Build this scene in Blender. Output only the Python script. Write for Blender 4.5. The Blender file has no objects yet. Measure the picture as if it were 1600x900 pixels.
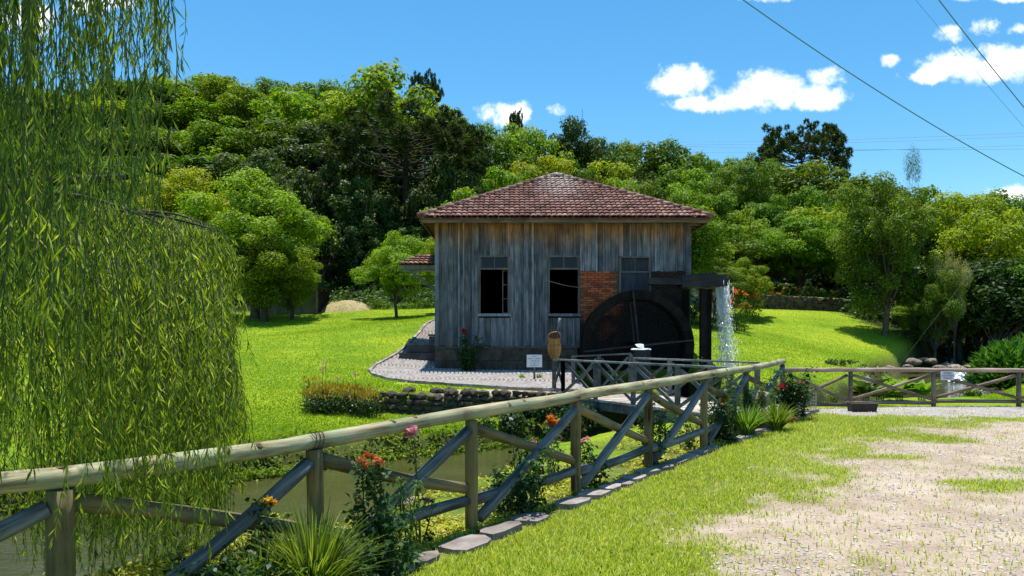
import bpy, bmesh, math
import numpy as np
from mathutils import Vector, Matrix

scene = bpy.context.scene
col = scene.collection
PI = math.pi
rng = np.random.default_rng(7)

# ------------------------------------------------------------------ camera
EYE = 1.65
F = 1165.0                      # focal length in photo pixels (1600 wide)
cam_d = bpy.data.cameras.new("camera")
cam_d.sensor_width = 36.0
cam_d.lens = 36.0 * F / 1600.0
cam_d.shift_y = 80.0 / 1600.0
cam_d.clip_start = 0.05
cam_d.clip_end = 3000
cam = bpy.data.objects.new("camera", cam_d)
cam.location = (0, 0, EYE)
cam.rotation_euler = (math.radians(90), 0, 0)
col.objects.link(cam)
scene.camera = cam

# ------------------------------------------------------------------ light, sky, exposure
SUN_DIR = Vector((-0.03, 0.16, 0.985)).normalized()
SUN_EL = math.asin(SUN_DIR.z)
SUN_AZ = math.atan2(SUN_DIR.x, SUN_DIR.y)
sd = bpy.data.lights.new("sun", 'SUN')
sd.energy = 5.0
sd.angle = math.radians(0.5)
sd.color = (1.0, 0.96, 0.89)
so = bpy.data.objects.new("sun", sd)
so.rotation_euler = SUN_DIR.to_track_quat('Z', 'Y').to_euler()
so.location = (0, 0, 60)
col.objects.link(so)

scene.view_settings.view_transform = 'Standard'
scene.view_settings.look = 'None'
scene.view_settings.gamma = 1.0
scene.view_settings.exposure = 0.55
scene.view_settings.use_curve_mapping = False

world = bpy.data.worlds.new("World")
scene.world = world
world.use_nodes = True


class NT:
    """small helper for node trees"""
    def __init__(s, tree):
        s.t = tree

    def n(s, typ, **kw):
        nd = s.t.nodes.new(typ)
        for k, v in kw.items():
            if k.startswith('i_'):
                nd.inputs[int(k[2:])].default_value = v
            else:
                setattr(nd, k, v)
        return nd

    def l(s, a, b):
        s.t.links.new(a, b)

    def math(s, op, a, b=None, c=None, clamp=False):
        nd = s.t.nodes.new('ShaderNodeMath')
        nd.operation = op
        nd.use_clamp = clamp
        for i, x in enumerate((a, b, c)):
            if x is None:
                continue
            if isinstance(x, (int, float)):
                nd.inputs[i].default_value = x
            else:
                s.l(x, nd.inputs[i])
        return nd.outputs[0]

    def noise(s, vec, scale, detail=3, rough=0.5, dist=0.0):
        nd = s.t.nodes.new('ShaderNodeTexNoise')
        nd.inputs['Scale'].default_value = scale
        nd.inputs['Detail'].default_value = detail
        nd.inputs['Roughness'].default_value = rough
        nd.inputs['Distortion'].default_value = dist
        if vec is not None:
            s.l(vec, nd.inputs['Vector'])
        return nd.outputs['Fac']

    def mapping(s, vec, scale=(1, 1, 1), loc=(0, 0, 0), rot=(0, 0, 0)):
        nd = s.t.nodes.new('ShaderNodeMapping')
        nd.inputs['Scale'].default_value = scale
        nd.inputs['Location'].default_value = loc
        nd.inputs['Rotation'].default_value = rot
        s.l(vec, nd.inputs['Vector'])
        return nd.outputs[0]

    def ramp(s, fac, stops, interp='LINEAR'):
        nd = s.t.nodes.new('ShaderNodeValToRGB')
        cr = nd.color_ramp
        cr.interpolation = interp
        while len(cr.elements) < len(stops):
            cr.elements.new(0.5)
        for e, (p, c) in zip(cr.elements, stops):
            e.position = p
            e.color = (c[0], c[1], c[2], 1) if not isinstance(c, (int, float)) else (c, c, c, 1)
        s.l(fac, nd.inputs[0])
        return nd.outputs[0]

    def mix(s, fac, a, b, mode='MIX'):
        nd = s.t.nodes.new('ShaderNodeMix')
        nd.data_type = 'RGBA'
        nd.blend_type = mode
        for sock, x in ((nd.inputs[0], fac), (nd.inputs[6], a), (nd.inputs[7], b)):
            if isinstance(x, (int, float)):
                sock.default_value = x
            elif isinstance(x, tuple):
                sock.default_value = (x[0], x[1], x[2], 1)
            else:
                s.l(x, sock)
        return nd.outputs[2]

    def maprange(s, x, a, b, c=0.0, d=1.0, smooth=False):
        nd = s.t.nodes.new('ShaderNodeMapRange')
        if smooth:
            nd.interpolation_type = 'SMOOTHSTEP'
        s.l(x, nd.inputs[0])
        for i, v in enumerate((a, b, c, d)):
            nd.inputs[i + 1].default_value = v
        return nd.outputs[0]


w = NT(world.node_tree)
wbg = world.node_tree.nodes['Background']
sky = w.n('ShaderNodeTexSky', sky_type='NISHITA')
sky.sun_disc = False
sky.sun_elevation = SUN_EL
sky.sun_rotation = SUN_AZ
sky.altitude = 700
sky.air_density = 1.0
sky.dust_density = 0.4
sky.ozone_density = 2.0
hsv = w.n('ShaderNodeHueSaturation')
hsv.inputs['Hue'].default_value = 0.487
hsv.inputs['Saturation'].default_value = 1.32
hsv.inputs['Value'].default_value = 1.58
w.l(sky.outputs[0], hsv.inputs['Color'])
# clouds: soft cumulus at fixed directions of the sky (u = x/y, v = z/y of the view direction)
tc = w.n('ShaderNodeTexCoord')
sep = w.n('ShaderNodeSeparateXYZ')
w.l(tc.outputs['Generated'], sep.inputs[0])
ysafe = w.math('MAXIMUM', sep.outputs[1], 0.05)
U = w.math('DIVIDE', sep.outputs[0], ysafe)
V = w.math('DIVIDE', sep.outputs[2], ysafe)
comb = w.n('ShaderNodeCombineXYZ')
w.l(U, comb.inputs[0])
w.l(V, comb.inputs[1])
nz = w.noise(comb.outputs[0], 26, 7, 0.62)
nz2 = w.noise(comb.outputs[0], 9, 3, 0.5)
CLOUDS = [  # px, py, half width, half height, weight
    (1068, 128, 55, 30, 1.0), (1200, 140, 66, 36, 1.0), (1280, 155, 54, 24, 1.0), (1110, 162, 74, 16, .9),
    (1160, 150, 80, 24, 1.0), (1294, 120, 34, 16, .5),
    (1510, 104, 88, 32, 1.0), (1575, 96, 80, 34, 1.0), (1450, 118, 50, 14, .8), (1650, 100, 90, 34, 1.0),
    (1391, 94, 16, 13, .8), (1480, 54, 26, 17, .65), (1540, 42, 28, 17, .8), (1592, 46, 26, 11, .7),
    (1545, -8, 95, 13, .85), (788, 176, 44, 24, 1.0), (871, 173, 18, 13, .7),
    (1578, 302, 46, 16, .9), (1660, 300, 80, 24, 1.0), (150, 6, 62, 18, .8), (180, 2, 30, 16, .9), (40, 30, 60, 30, .8),
    (1180, -2, 60, 5, .3),
]
best = None
for (cx, cy, a, b, wt) in CLOUDS:
    du = w.math('MULTIPLY_ADD', U, F / a, -(cx - 800) / a)
    dv = w.math('MULTIPLY_ADD', V, F / b, -(530 - cy) / b)
    r2 = w.math('MULTIPLY_ADD', du, du, w.math('MULTIPLY', dv, dv))
    fall = w.math('MULTIPLY', w.math('SUBTRACT', 1.0, r2), wt)
    best = fall if best is None else w.math('SMOOTH_MAX', best, fall, 0.15)
dens = w.math('MULTIPLY_ADD', w.math('SUBTRACT', nz, 0.5), 3.4, best)
dens = w.math('MULTIPLY_ADD', w.math('SUBTRACT', nz2, 0.5), 1.0, dens)
mask = w.maprange(dens, -0.05, 1.0, 0, 1, True)
front = w.math('GREATER_THAN', sep.outputs[1], 0.05)
mask = w.math('MULTIPLY', mask, front)
ccol = w.ramp(w.math('MULTIPLY', dens, 0.7), [(0.0, (10.5, 11.6, 13.0)), (0.7, (12.5, 12.6, 12.8))])
skyc = w.mix(mask, hsv.outputs[0], ccol)
w.l(skyc, wbg.inputs['Color'])
wbg.inputs['Strength'].default_value = 0.085

# ------------------------------------------------------------------ generic builders
def at(px, py, Y):
    """photo pixel at real depth Y -> world point"""
    return Vector(((px - 800) / F * Y, Y, EYE - (py - 530) / F * Y))


def root_loc(o):
    while o.parent:
        o = o.parent
    return o.location


class MB:
    def __init__(s):
        s.v = []
        s.f = []

    def add(s, vs, fs):
        b = len(s.v)
        s.v.extend([tuple(v) for v in vs])
        s.f.extend([tuple(i + b for i in f) for f in fs])
        return s

    def box(s, x0, x1, y0, y1, z0, z1, j=0.0):
        vs = [(x, y, z) for z in (z0, z1) for y in (y0, y1) for x in (x0, x1)]
        if j:
            vs = [tuple(c + rng.uniform(-j, j) for c in v) for v in vs]
        return s.add(vs, [(0, 2, 3, 1), (4, 5, 7, 6), (0, 1, 5, 4), (2, 6, 7, 3), (0, 4, 6, 2), (1, 3, 7, 5)])

    def obox(s, c, ux, uy, uz):
        """oriented box, half vectors"""
        c, ux, uy, uz = map(Vector, (c, ux, uy, uz))
        vs = [c + a * ux + b * uy + d * uz for d in (-1, 1) for b in (-1, 1) for a in (-1, 1)]
        return s.add(vs, [(0, 2, 3, 1), (4, 5, 7, 6), (0, 1, 5, 4), (2, 6, 7, 3), (0, 4, 6, 2), (1, 3, 7, 5)])

    def bar(s, p0, p1, wd, ht, up=(0, 0, 1)):
        p0, p1 = Vector(p0), Vector(p1)
        d = (p1 - p0)
        u = Vector(up)
        if abs(d.normalized().dot(u)) > 0.98:
            u = Vector((0, 1, 0))
        sd_ = d.cross(u).normalized()
        u = sd_.cross(d).normalized()
        return s.obox((p0 + p1) / 2, d / 2, sd_ * wd / 2, u * ht / 2)

    def tube(s, pts, rad, n=8, jit=0.0, cap=True):
        pts = [Vector(p) for p in pts]
        if isinstance(rad, (int, float)):
            rad = [rad] * len(pts)
        b = len(s.v)
        ref = Vector((0.31, 0.17, 0.93)) if abs((pts[-1] - pts[0]).normalized().z) < 0.9 else Vector((1, 0.1, 0))
        for i, p in enumerate(pts):
            t = (pts[min(i + 1, len(pts) - 1)] - pts[max(i - 1, 0)]).normalized()
            a = t.cross(ref).normalized()
            c = t.cross(a)
            for k in range(n):
                th = 2 * PI * k / n
                r = rad[i] * (1 + (rng.uniform(-jit, jit) if jit else 0))
                s.v.append(tuple(p + (a * math.cos(th) + c * math.sin(th)) * r))
        for i in range(len(pts) - 1):
            for k in range(n):
                k2 = (k + 1) % n
                s.f.append((b + i * n + k, b + i * n + k2, b + (i + 1) * n + k2, b + (i + 1) * n + k))
        if cap:
            s.f.append(tuple(b + k for k in range(n))[::-1])
            e = b + (len(pts) - 1) * n
            s.f.append(tuple(e + k for k in range(n)))
        return s

    def build(s, name, mat, parent=None, smooth=False, label=None, kind=None):
        me = bpy.data.meshes.new(name)
        off = root_loc(parent) if parent else Vector((0, 0, 0))
        me.from_pydata([(v[0] - off.x, v[1] - off.y, v[2] - off.z) for v in s.v], [], s.f)
        me.materials.append(mat)
        if smooth:
            me.polygons.foreach_set('use_smooth', [True] * len(me.polygons))
        me.update()
        return link(name, me, parent, label, kind)


def link(name, me, parent=None, label=None, kind=None):
    o = bpy.data.objects.new(name, me)
    col.objects.link(o)
    if parent:
        o.parent = parent
    if label:
        o['label'] = label
    if kind:
        o['kind'] = kind
    return o


def np_mesh(name, verts, faces, mats, smooth=False):
    """faces: int array (n,k) with k = 3 or 4"""
    me = bpy.data.meshes.new(name)
    verts = np.asarray(verts, dtype=np.float32)
    faces = np.asarray(faces, dtype=np.int32)
    n, k = faces.shape
    me.vertices.add(len(verts))
    me.vertices.foreach_set('co', verts.ravel())
    me.loops.add(n * k)
    me.loops.foreach_set('vertex_index', faces.ravel())
    me.polygons.add(n)
    me.polygons.foreach_set('loop_start', np.arange(0, n * k, k, dtype=np.int32))
    if smooth:
        me.polygons.foreach_set('use_smooth', np.ones(n, dtype=bool))
    for m in (mats if isinstance(mats, (list, tuple)) else [mats]):
        me.materials.append(m)
    me.update(calc_edges=True)
    return me


def thing(name, label, cat, loc=(0, 0, 0), group=None):
    o = bpy.data.objects.new(name, None)
    o.empty_display_size = 0.2
    col.objects.link(o)
    o.location = loc
    return tag(o, label, cat, group)


def tag(o, label=None, cat=None, group=None, kind=None):
    for k, v in (('label', label), ('category', cat), ('group', group), ('kind', kind)):
        if v:
            o[k] = v
    return o


CHILD = {}


def copy_tree(o, parent=None):
    c = o.copy()
    col.objects.link(c)
    if parent:
        c.parent = parent
    for ch in list(o.children):
        copy_tree(ch, c)
    return c


def unit(a):
    return a / np.maximum(np.linalg.norm(a, axis=1, keepdims=True), 1e-9)


def rand_dirs(n, r=None):
    r = r or rng
    return unit(r.normal(size=(n, 3)))


def leaf_quads(pos, tan, nor, L, W, fold=0.15):
    """diamond leaves: pos base (n,3), tan direction, nor normal"""
    n = len(pos)
    L = np.broadcast_to(np.asarray(L, float), (n,))[:, None]
    W = np.broadcast_to(np.asarray(W, float), (n,))[:, None]
    side = unit(np.cross(tan, nor))
    up = np.cross(side, tan)
    v = np.empty((n, 4, 3))
    v[:, 0] = pos
    v[:, 1] = pos + tan * L * .45 + side * W * .5 + up * W * fold
    v[:, 2] = pos + tan * L - up * L * .06
    v[:, 3] = pos + tan * L * .45 - side * W * .5 + up * W * fold
    f = np.arange(n * 4).reshape(n, 4)
    return v.reshape(-1, 3), f


def cat_geo(parts):
    vs, fs, b = [], [], 0
    for v, f in parts:
        vs.append(v)
        fs.append(f + b)
        b += len(v)
    return np.concatenate(vs), np.concatenate(fs)


_perm = np.random.default_rng(3).random((256, 256))


def vnoise(x, y, s=1.0, oct=3):
    x = np.asarray(x, float) * s
    y = np.asarray(y, float) * s
    t = 0
    a = 1.0
    tot = 0
    for o in range(oct):
        xi = np.floor(x).astype(int)
        yi = np.floor(y).astype(int)
        fx = x - xi
        fy = y - yi
        fx = fx * fx * (3 - 2 * fx)
        fy = fy * fy * (3 - 2 * fy)
        g = lambda i, j: _perm[(xi + i) % 256, (yi + j) % 256]
        t = t + a * ((g(0, 0) * (1 - fx) + g(1, 0) * fx) * (1 - fy) + (g(0, 1) * (1 - fx) + g(1, 1) * fx) * fy)
        tot += a
        a *= .5
        x = x * 2.03 + 17.3
        y = y * 2.03 + 5.1
    return t / tot * 2 - 1


def sstep(a, b, x):
    t = np.clip((x - a) / (b - a), 0, 1)
    return t * t * (3 - 2 * t)

# ------------------------------------------------------------------ materials
def new_mat(name):
    m = bpy.data.materials.new(name)
    m.use_nodes = True
    nt = NT(m.node_tree)
    return m, nt, m.node_tree.nodes['Principled BSDF'], m.node_tree.nodes['Material Output']


def rnd_socket(nt):
    g = nt.n('ShaderNodeNewGeometry')
    oi = nt.n('ShaderNodeObjectInfo')
    return nt.math('FRACT', nt.math('ADD', g.outputs['Random Per Island'], oi.outputs['Random']))


def obj_rand(nt):
    return nt.n('ShaderNodeObjectInfo').outputs['Random']


def foliage(name, stops, transl=0.35, rough=0.5, objvar=0.25, spec=0.35, tcol=None, clump=0.0):
    m, nt, p, out = new_mat(name)
    r = rnd_socket(nt)
    c = nt.ramp(r, stops)
    orr = obj_rand(nt)
    hs = nt.n('ShaderNodeHueSaturation')
    nt.l(c, hs.inputs['Color'])
    nt.l(nt.math('MULTIPLY_ADD', orr, 0.035, 0.482), hs.inputs['Hue'])
    nt.l(nt.math('MULTIPLY_ADD', nt.math('FRACT', nt.math('MULTIPLY', orr, 7.31)), objvar * 2, 1 - objvar), hs.inputs['Value'])
    c = hs.outputs[0]
    if clump:
        tcn = nt.n('ShaderNodeTexCoord')
        nn = nt.noise(tcn.outputs['Object'], clump, 2)
        c = nt.mix(1.0, c, nt.ramp(nn, [(0.35, (.72, .8, .75)), (0.65, (1.25, 1.15, 1.0))]), 'MULTIPLY')
    nt.l(c, p.inputs['Base Color'])
    p.inputs['Roughness'].default_value = rough
    p.inputs['Specular IOR Level'].default_value = spec * .55
    tr = nt.n('ShaderNodeBsdfTranslucent')
    tc_ = nt.mix(1.0, c, tcol or (1.5, 1.45, .55), 'MULTIPLY')
    nt.l(tc_, tr.inputs['Color'])
    mx = nt.n('ShaderNodeMixShader')
    mx.inputs[0].default_value = transl
    nt.l(p.outputs[0], mx.inputs[1])
    nt.l(tr.outputs[0], mx.inputs[2])
    nt.l(mx.outputs[0], out.inputs['Surface'])
    return m


def simple(name, c, rough=0.7, spec=0.4, noise=None, c2=None, bump=0.0, bscale=40, metallic=0, coords='Object'):
    m, nt, p, out = new_mat(name)
    p.inputs['Roughness'].default_value = rough
    p.inputs['Specular IOR Level'].default_value = spec
    p.inputs['Metallic'].default_value = metallic
    tcn = nt.n('ShaderNodeTexCoord')
    vec = tcn.outputs[coords]
    if noise:
        n1 = nt.noise(vec, noise, 5, .6)
        cc = nt.ramp(n1, [(0.3, c), (0.7, c2 or c)])
        r = rnd_socket(nt)
        cc = nt.mix(1.0, cc, nt.ramp(r, [(0, (.7, .7, .7)), (1, (1.25, 1.25, 1.25))]), 'MULTIPLY')
        nt.l(cc, p.inputs['Base Color'])
    else:
        p.inputs['Base Color'].default_value = (*c, 1)
    if bump:
        b = nt.n('ShaderNodeBump')
        b.inputs['Strength'].default_value = bump
        b.inputs['Distance'].default_value = 0.02
        nt.l(nt.noise(vec, bscale, 5, .6), b.inputs['Height'])
        nt.l(b.outputs[0], p.inputs['Normal'])
    return m


def wood(name, c_dark, c_light, axis='Z', scale=3.0, rough=0.8, top_brown=False, objvar=0.35, greenish=None):
    """grain stretched along one object axis"""
    m, nt, p, out = new_mat(name)
    tcn = nt.n('ShaderNodeTexCoord')
    s = {'Z': (9, 9, .5), 'X': (.5, 9, 9), 'Y': (9, .5, 9), 'N': (4, 4, 4)}[axis]
    orr = rnd_socket(nt)
    off = nt.n('ShaderNodeCombineXYZ')
    nt.l(nt.math('MULTIPLY', orr, 37.0), off.inputs[0])
    nt.l(nt.math('MULTIPLY', orr, 11.0), off.inputs[2])
    add = nt.n('ShaderNodeVectorMath', operation='ADD')
    geo = nt.n('ShaderNodeNewGeometry')
    nt.l(tcn.outputs['Object'], add.inputs[0])
    nt.l(off.outputs[0], add.inputs[1])
    v = nt.mapping(add.outputs[0], s)
    g1 = nt.noise(v, scale, 6, .65, .4)
    g2 = nt.noise(add.outputs[0], 1.7, 3, .5)
    f = nt.math('MULTIPLY_ADD', g2, .45, nt.math('MULTIPLY', g1, .65))
    c = nt.ramp(f, [(0.42, c_dark), (0.54, tuple(a * .55 + b * .45 for a, b in zip(c_dark, c_light))), (0.66, c_light)])
    if greenish:
        g3 = nt.noise(add.outputs[0], 3.1, 4, .6)
        c = nt.mix(nt.math('MULTIPLY', nt.maprange(g3, .42, .65), .75), c, greenish)
    if top_brown:
        sp = nt.n('ShaderNodeSeparateXYZ')
        nt.l(geo.outputs['Position'], sp.inputs[0])
        gz = nt.math('MULTIPLY_ADD', g1, 1.5, sp.outputs[2])
        gz = nt.math('MULTIPLY_ADD', orr, .5, gz)
        k = nt.maprange(gz, 5.55, 6.5, 0, 1, True)
        c = nt.mix(k, c, nt.mix(1.0, c, (1.75, .85, .30), 'MULTIPLY'))
        dirt = nt.maprange(sp.outputs[2], 1.3, 2.6, .6, 0)
        c = nt.mix(nt.math('MULTIPLY', dirt, nt.maprange(g2, .4, .65)), c, (.05, .045, .04))
    if top_brown:
        st_ = nt.noise(nt.mapping(add.outputs[0], (5, 5, .22)), 2.2, 4, .6)
        c = nt.mix(nt.maprange(st_, .50, .68, 0, .5), c, nt.mix(1.0, c, (.30, .32, .36), 'MULTIPLY'))
    vv = nt.math('MULTIPLY_ADD', nt.math('POWER', nt.math('FRACT', nt.math('MULTIPLY', orr, 5.7)), 1.5), objvar * 2.3, 1 - objvar * .8)
    hs = nt.n('ShaderNodeHueSaturation')
    nt.l(c, hs.inputs['Color'])
    nt.l(vv, hs.inputs['Value'])
    nt.l(hs.outputs[0], p.inputs['Base Color'])
    p.inputs['Roughness'].default_value = rough
    p.inputs['Specular IOR Level'].default_value = .3
    b = nt.n('ShaderNodeBump')
    b.inputs['Strength'].default_value = .6
    b.inputs['Distance'].default_value = .012
    nt.l(g1, b.inputs['Height'])
    nt.l(b.outputs[0], p.inputs['Normal'])
    return m


M = {}
M['plank'] = wood('weathered_plank', (.045, .049, .054), (.205, .215, .228), 'Z', 3.0, .8, True, .45)
M['batten'] = wood('weathered_batten', (.06, .075, .09), (.22, .25, .29), 'Z', 3.0, .8, True, .4)
M['beam'] = wood('eave_board', (.10, .065, .04), (.26, .17, .10), 'X', 3.0)
M['frame'] = wood('window_frame', (.06, .055, .05), (.18, .16, .14), 'Z', 3.0, .8, False, .2)
M['shutter'] = wood('closed_sash', (.014, .019, .027), (.042, .054, .07), 'Z', 3.0, .7, False, .2)
M['log'] = wood('fence_log', (.07, .05, .02), (.47, .41, .24), 'X', 3.2, .75, False, .12, (.29, .33, .20))
M['logpost'] = wood('fence_post', (.022, .014, .005), (.27, .19, .07), 'Z', 3.6, .8, False, .2, (.16, .15, .07))
M['logbrace'] = wood('fence_brace', (.024, .027, .028), (.19, .20, .19), 'X', 3.6, .75, False, .2)  # cool grey of the shaded, sky-lit side put into the wood colour
M['logbrown'] = wood('fence_brown_brace', (.03, .02, .008), (.25, .185, .08), 'X', 3.6, .75, False, .2, (.15, .15, .075))
M['greyrail'] = wood('grey_sawn_timber', (.09, .09, .085), (.33, .32, .31), 'N', 3.0, .75, False, .2)
M['darkrail'] = wood('dark_sawn_timber', (.05, .05, .05), (.16, .16, .165), 'N', 3.0, .75, False, .25)
M['deck'] = wood('deck_board', (.24, .20, .16), (.52, .46, .40), 'N', 3.0, .8, False, .15)
M['rfence'] = wood('right_fence_timber', (.09, .065, .045), (.26, .19, .13), 'X', 2.5, .8, False, .2)
M['rrail'] = wood('right_fence_rail', (.20, .14, .10), (.46, .35, .27), 'X', 2.5, .7, False, .1)
M['wet'] = wood('soaked_black_wood', (.004, .0034, .003), (.018, .015, .0125), 'N', 3.0, .75, False, .2)
M['wet'].node_tree.nodes['Principled BSDF'].inputs['Specular IOR Level'].default_value = .1
M['flume'] = wood('black_flume_wood', (.006, .006, .008), (.03, .03, .035), 'X', 3.0, .6, False, .2)
M['shed'] = wood('shed_board', (.10, .11, .085), (.24, .26, .20), 'Z', 2.0, .85, False, .2)
M['bark'] = simple('bark', (.035, .028, .02), .9, .2, 6, (.12, .10, .08), .8, 18)
M['barkdark'] = simple('dark_bark', (.02, .017, .013), .9, .2, 6, (.06, .05, .04), .8, 18)
M['dark'] = simple('dark_interior', (.012, .011, .010), .9, .1)
M['glass'] = simple('window_glass', (.008, .010, .014), .03, .22)
M['white'] = simple('white_paint', (.78, .80, .82), .5, .4, 8, (.70, .72, .75))
M['ink'] = simple('dark_ink', (.02, .03, .06), .6)
M['metal'] = simple('galvanised_wire', (.35, .35, .35), .4, .5, metallic=.8)
M['cable'] = simple('green_cable', (.05, .20, .17), .5)
M['powerline'] = simple('far_power_line', (.30, .42, .55), .6)
M['mast'] = simple('mast_steel', (.20, .38, .55), .6)
M['stoneblk'] = simple('plinth_stone', (.05, .04, .03), .9, .2, 5, (.13, .10, .075), .8, 25)
M['rubble'] = simple('rubble_stone', (.035, .028, .022), .95, .2, 5, (.14, .11, .085), .8, 20)
M['rock'] = simple('bank_rock', (.14, .10, .075), .9, .25, 4, (.38, .30, .24), .8, 20)
M['kerb'] = simple('kerb_stone', (.16, .13, .115), .9, .25, 5, (.40, .345, .31), .8, 28)
M['step'] = simple('step_stone', (.05, .05, .055), .85, .25, 4, (.12, .12, .13), .6, 20)
M['mortar'] = simple('mortar', (.16, .13, .10), .95, .1, 10, (.24, .2, .16))
M['soil'] = simple('dark_soil', (.02, .015, .01), .95, .1, 8, (.05, .038, .025), .8, 30)
M['barrel'] = simple('black_stump', (.012, .011, .010), .6, .4, 5, (.04, .035, .03), .6, 12)
M['whitestone'] = simple('white_stone', (.6, .6, .58), .8, .3, 6, (.75, .75, .74), .4, 20)
M['jug'] = wood('varnished_board', (.16, .065, .012), (.42, .19, .045), 'Z', 2.0, .35, False, .05)
M['jugtext'] = simple('carved_letter', (.09, .035, .01), .7)
M['bark_pale'] = simple('pale_bark', (.12, .10, .08), .9, .2, 6, (.26, .23, .19), .8, 18)
M['planter'] = simple('dark_planter', (.03, .025, .022), .7, .3, 10, (.07, .055, .045), .5, 30)


def brick_mat(name='red_brick', stops=((0, (.20, .040, .014)), (.5, (.36, .075, .022)), (1, (.48, .13, .045)))):
    m, nt, p, out = new_mat(name)
    r = rnd_socket(nt)
    c = nt.ramp(r, list(stops))
    tcn = nt.n('ShaderNodeNewGeometry')
    sp = nt.n('ShaderNodeSeparateXYZ')
    nt.l(tcn.outputs['Position'], sp.inputs[0])
    # masonry fading to near black low down and towards the wheel
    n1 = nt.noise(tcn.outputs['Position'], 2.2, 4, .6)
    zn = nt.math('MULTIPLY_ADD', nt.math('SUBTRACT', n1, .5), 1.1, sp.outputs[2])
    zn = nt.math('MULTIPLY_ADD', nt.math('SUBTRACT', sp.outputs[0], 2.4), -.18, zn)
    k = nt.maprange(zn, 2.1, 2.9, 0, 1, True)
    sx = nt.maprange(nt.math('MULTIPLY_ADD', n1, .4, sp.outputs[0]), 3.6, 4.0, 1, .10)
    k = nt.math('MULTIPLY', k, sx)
    # one paler patch behind the wheel
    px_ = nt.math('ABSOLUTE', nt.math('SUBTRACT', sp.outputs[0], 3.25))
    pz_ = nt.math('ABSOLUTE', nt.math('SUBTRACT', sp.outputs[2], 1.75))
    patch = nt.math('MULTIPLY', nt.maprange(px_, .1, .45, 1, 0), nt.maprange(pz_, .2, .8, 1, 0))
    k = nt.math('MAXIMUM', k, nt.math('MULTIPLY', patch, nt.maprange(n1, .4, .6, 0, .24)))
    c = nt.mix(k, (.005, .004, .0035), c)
    nt.l(c, p.inputs['Base Color'])
    p.inputs['Roughness'].default_value = .85
    b = nt.n('ShaderNodeBump')
    b.inputs['Strength'].default_value = .6
    b.inputs['Distance'].default_value = .01
    nt.l(nt.noise(tcn.outputs['Position'], 45, 4), b.inputs['Height'])
    nt.l(b.outputs[0], p.inputs['Normal'])
    return m


M['brick'] = brick_mat()
M['bmortar'] = brick_mat('brick_mortar', ((0, (.15, .10, .07)), (1, (.16, .11, .08))))  # mortar with the same fade to near black as the bricks


def tile_mat():
    m, nt, p, out = new_mat('clay_roof_tile')
    r = rnd_socket(nt)
    c = nt.ramp(r, [(0, (.12, .052, .040)), (.35, (.18, .080, .060)), (.7, (.23, .11, .085)), (1, (.31, .18, .145))])
    g = nt.n('ShaderNodeNewGeometry')
    n1 = nt.noise(g.outputs['Position'], .9, 4, .6)
    c = nt.mix(nt.math('MULTIPLY', nt.maprange(n1, .35, .62), .8), c, nt.mix(1.0, c, (.55, .5, .5), 'MULTIPLY'))
    n2 = nt.noise(g.outputs['Position'], 6.5, 4, .65)
    li = nt.maprange(n2, .55, .70, 0, .5)      # pale lichen
    sp = nt.n('ShaderNodeSeparateXYZ')
    nt.l(g.outputs['Position'], sp.inputs[0])
    ax = nt.math('ABSOLUTE', nt.math('SUBTRACT', sp.outputs[0], 1.75))
    li2 = nt.math('MULTIPLY', nt.maprange(ax, 0.1, 1.1, 1, 0), nt.maprange(n2, .42, .55, 0, .8))
    li2 = nt.math('MULTIPLY', li2, nt.maprange(sp.outputs[2], 6.3, 7.2, 0, 1))
    c = nt.mix(nt.math('MAXIMUM', li, li2), c, (.50, .44, .40))
    nt.l(c, p.inputs['Base Color'])
    p.inputs['Roughness'].default_value = .85
    p.inputs['Specular IOR Level'].default_value = .25
    return m


M['tile'] = tile_mat()


def cobble_mat():
    m, nt, p, out = new_mat('path_cobble')
    r = rnd_socket(nt)
    c = nt.ramp(r, [(0, (.27, .235, .215)), (.5, (.345, .31, .285)), (1, (.43, .39, .36))])
    nt.l(c, p.inputs['Base Color'])
    p.inputs['Roughness'].default_value = .8
    return m


M['cobble'] = cobble_mat()
M['joint'] = simple('cobble_joint', (.07, .055, .045), .95, .1, 12, (.13, .11, .09))


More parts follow.
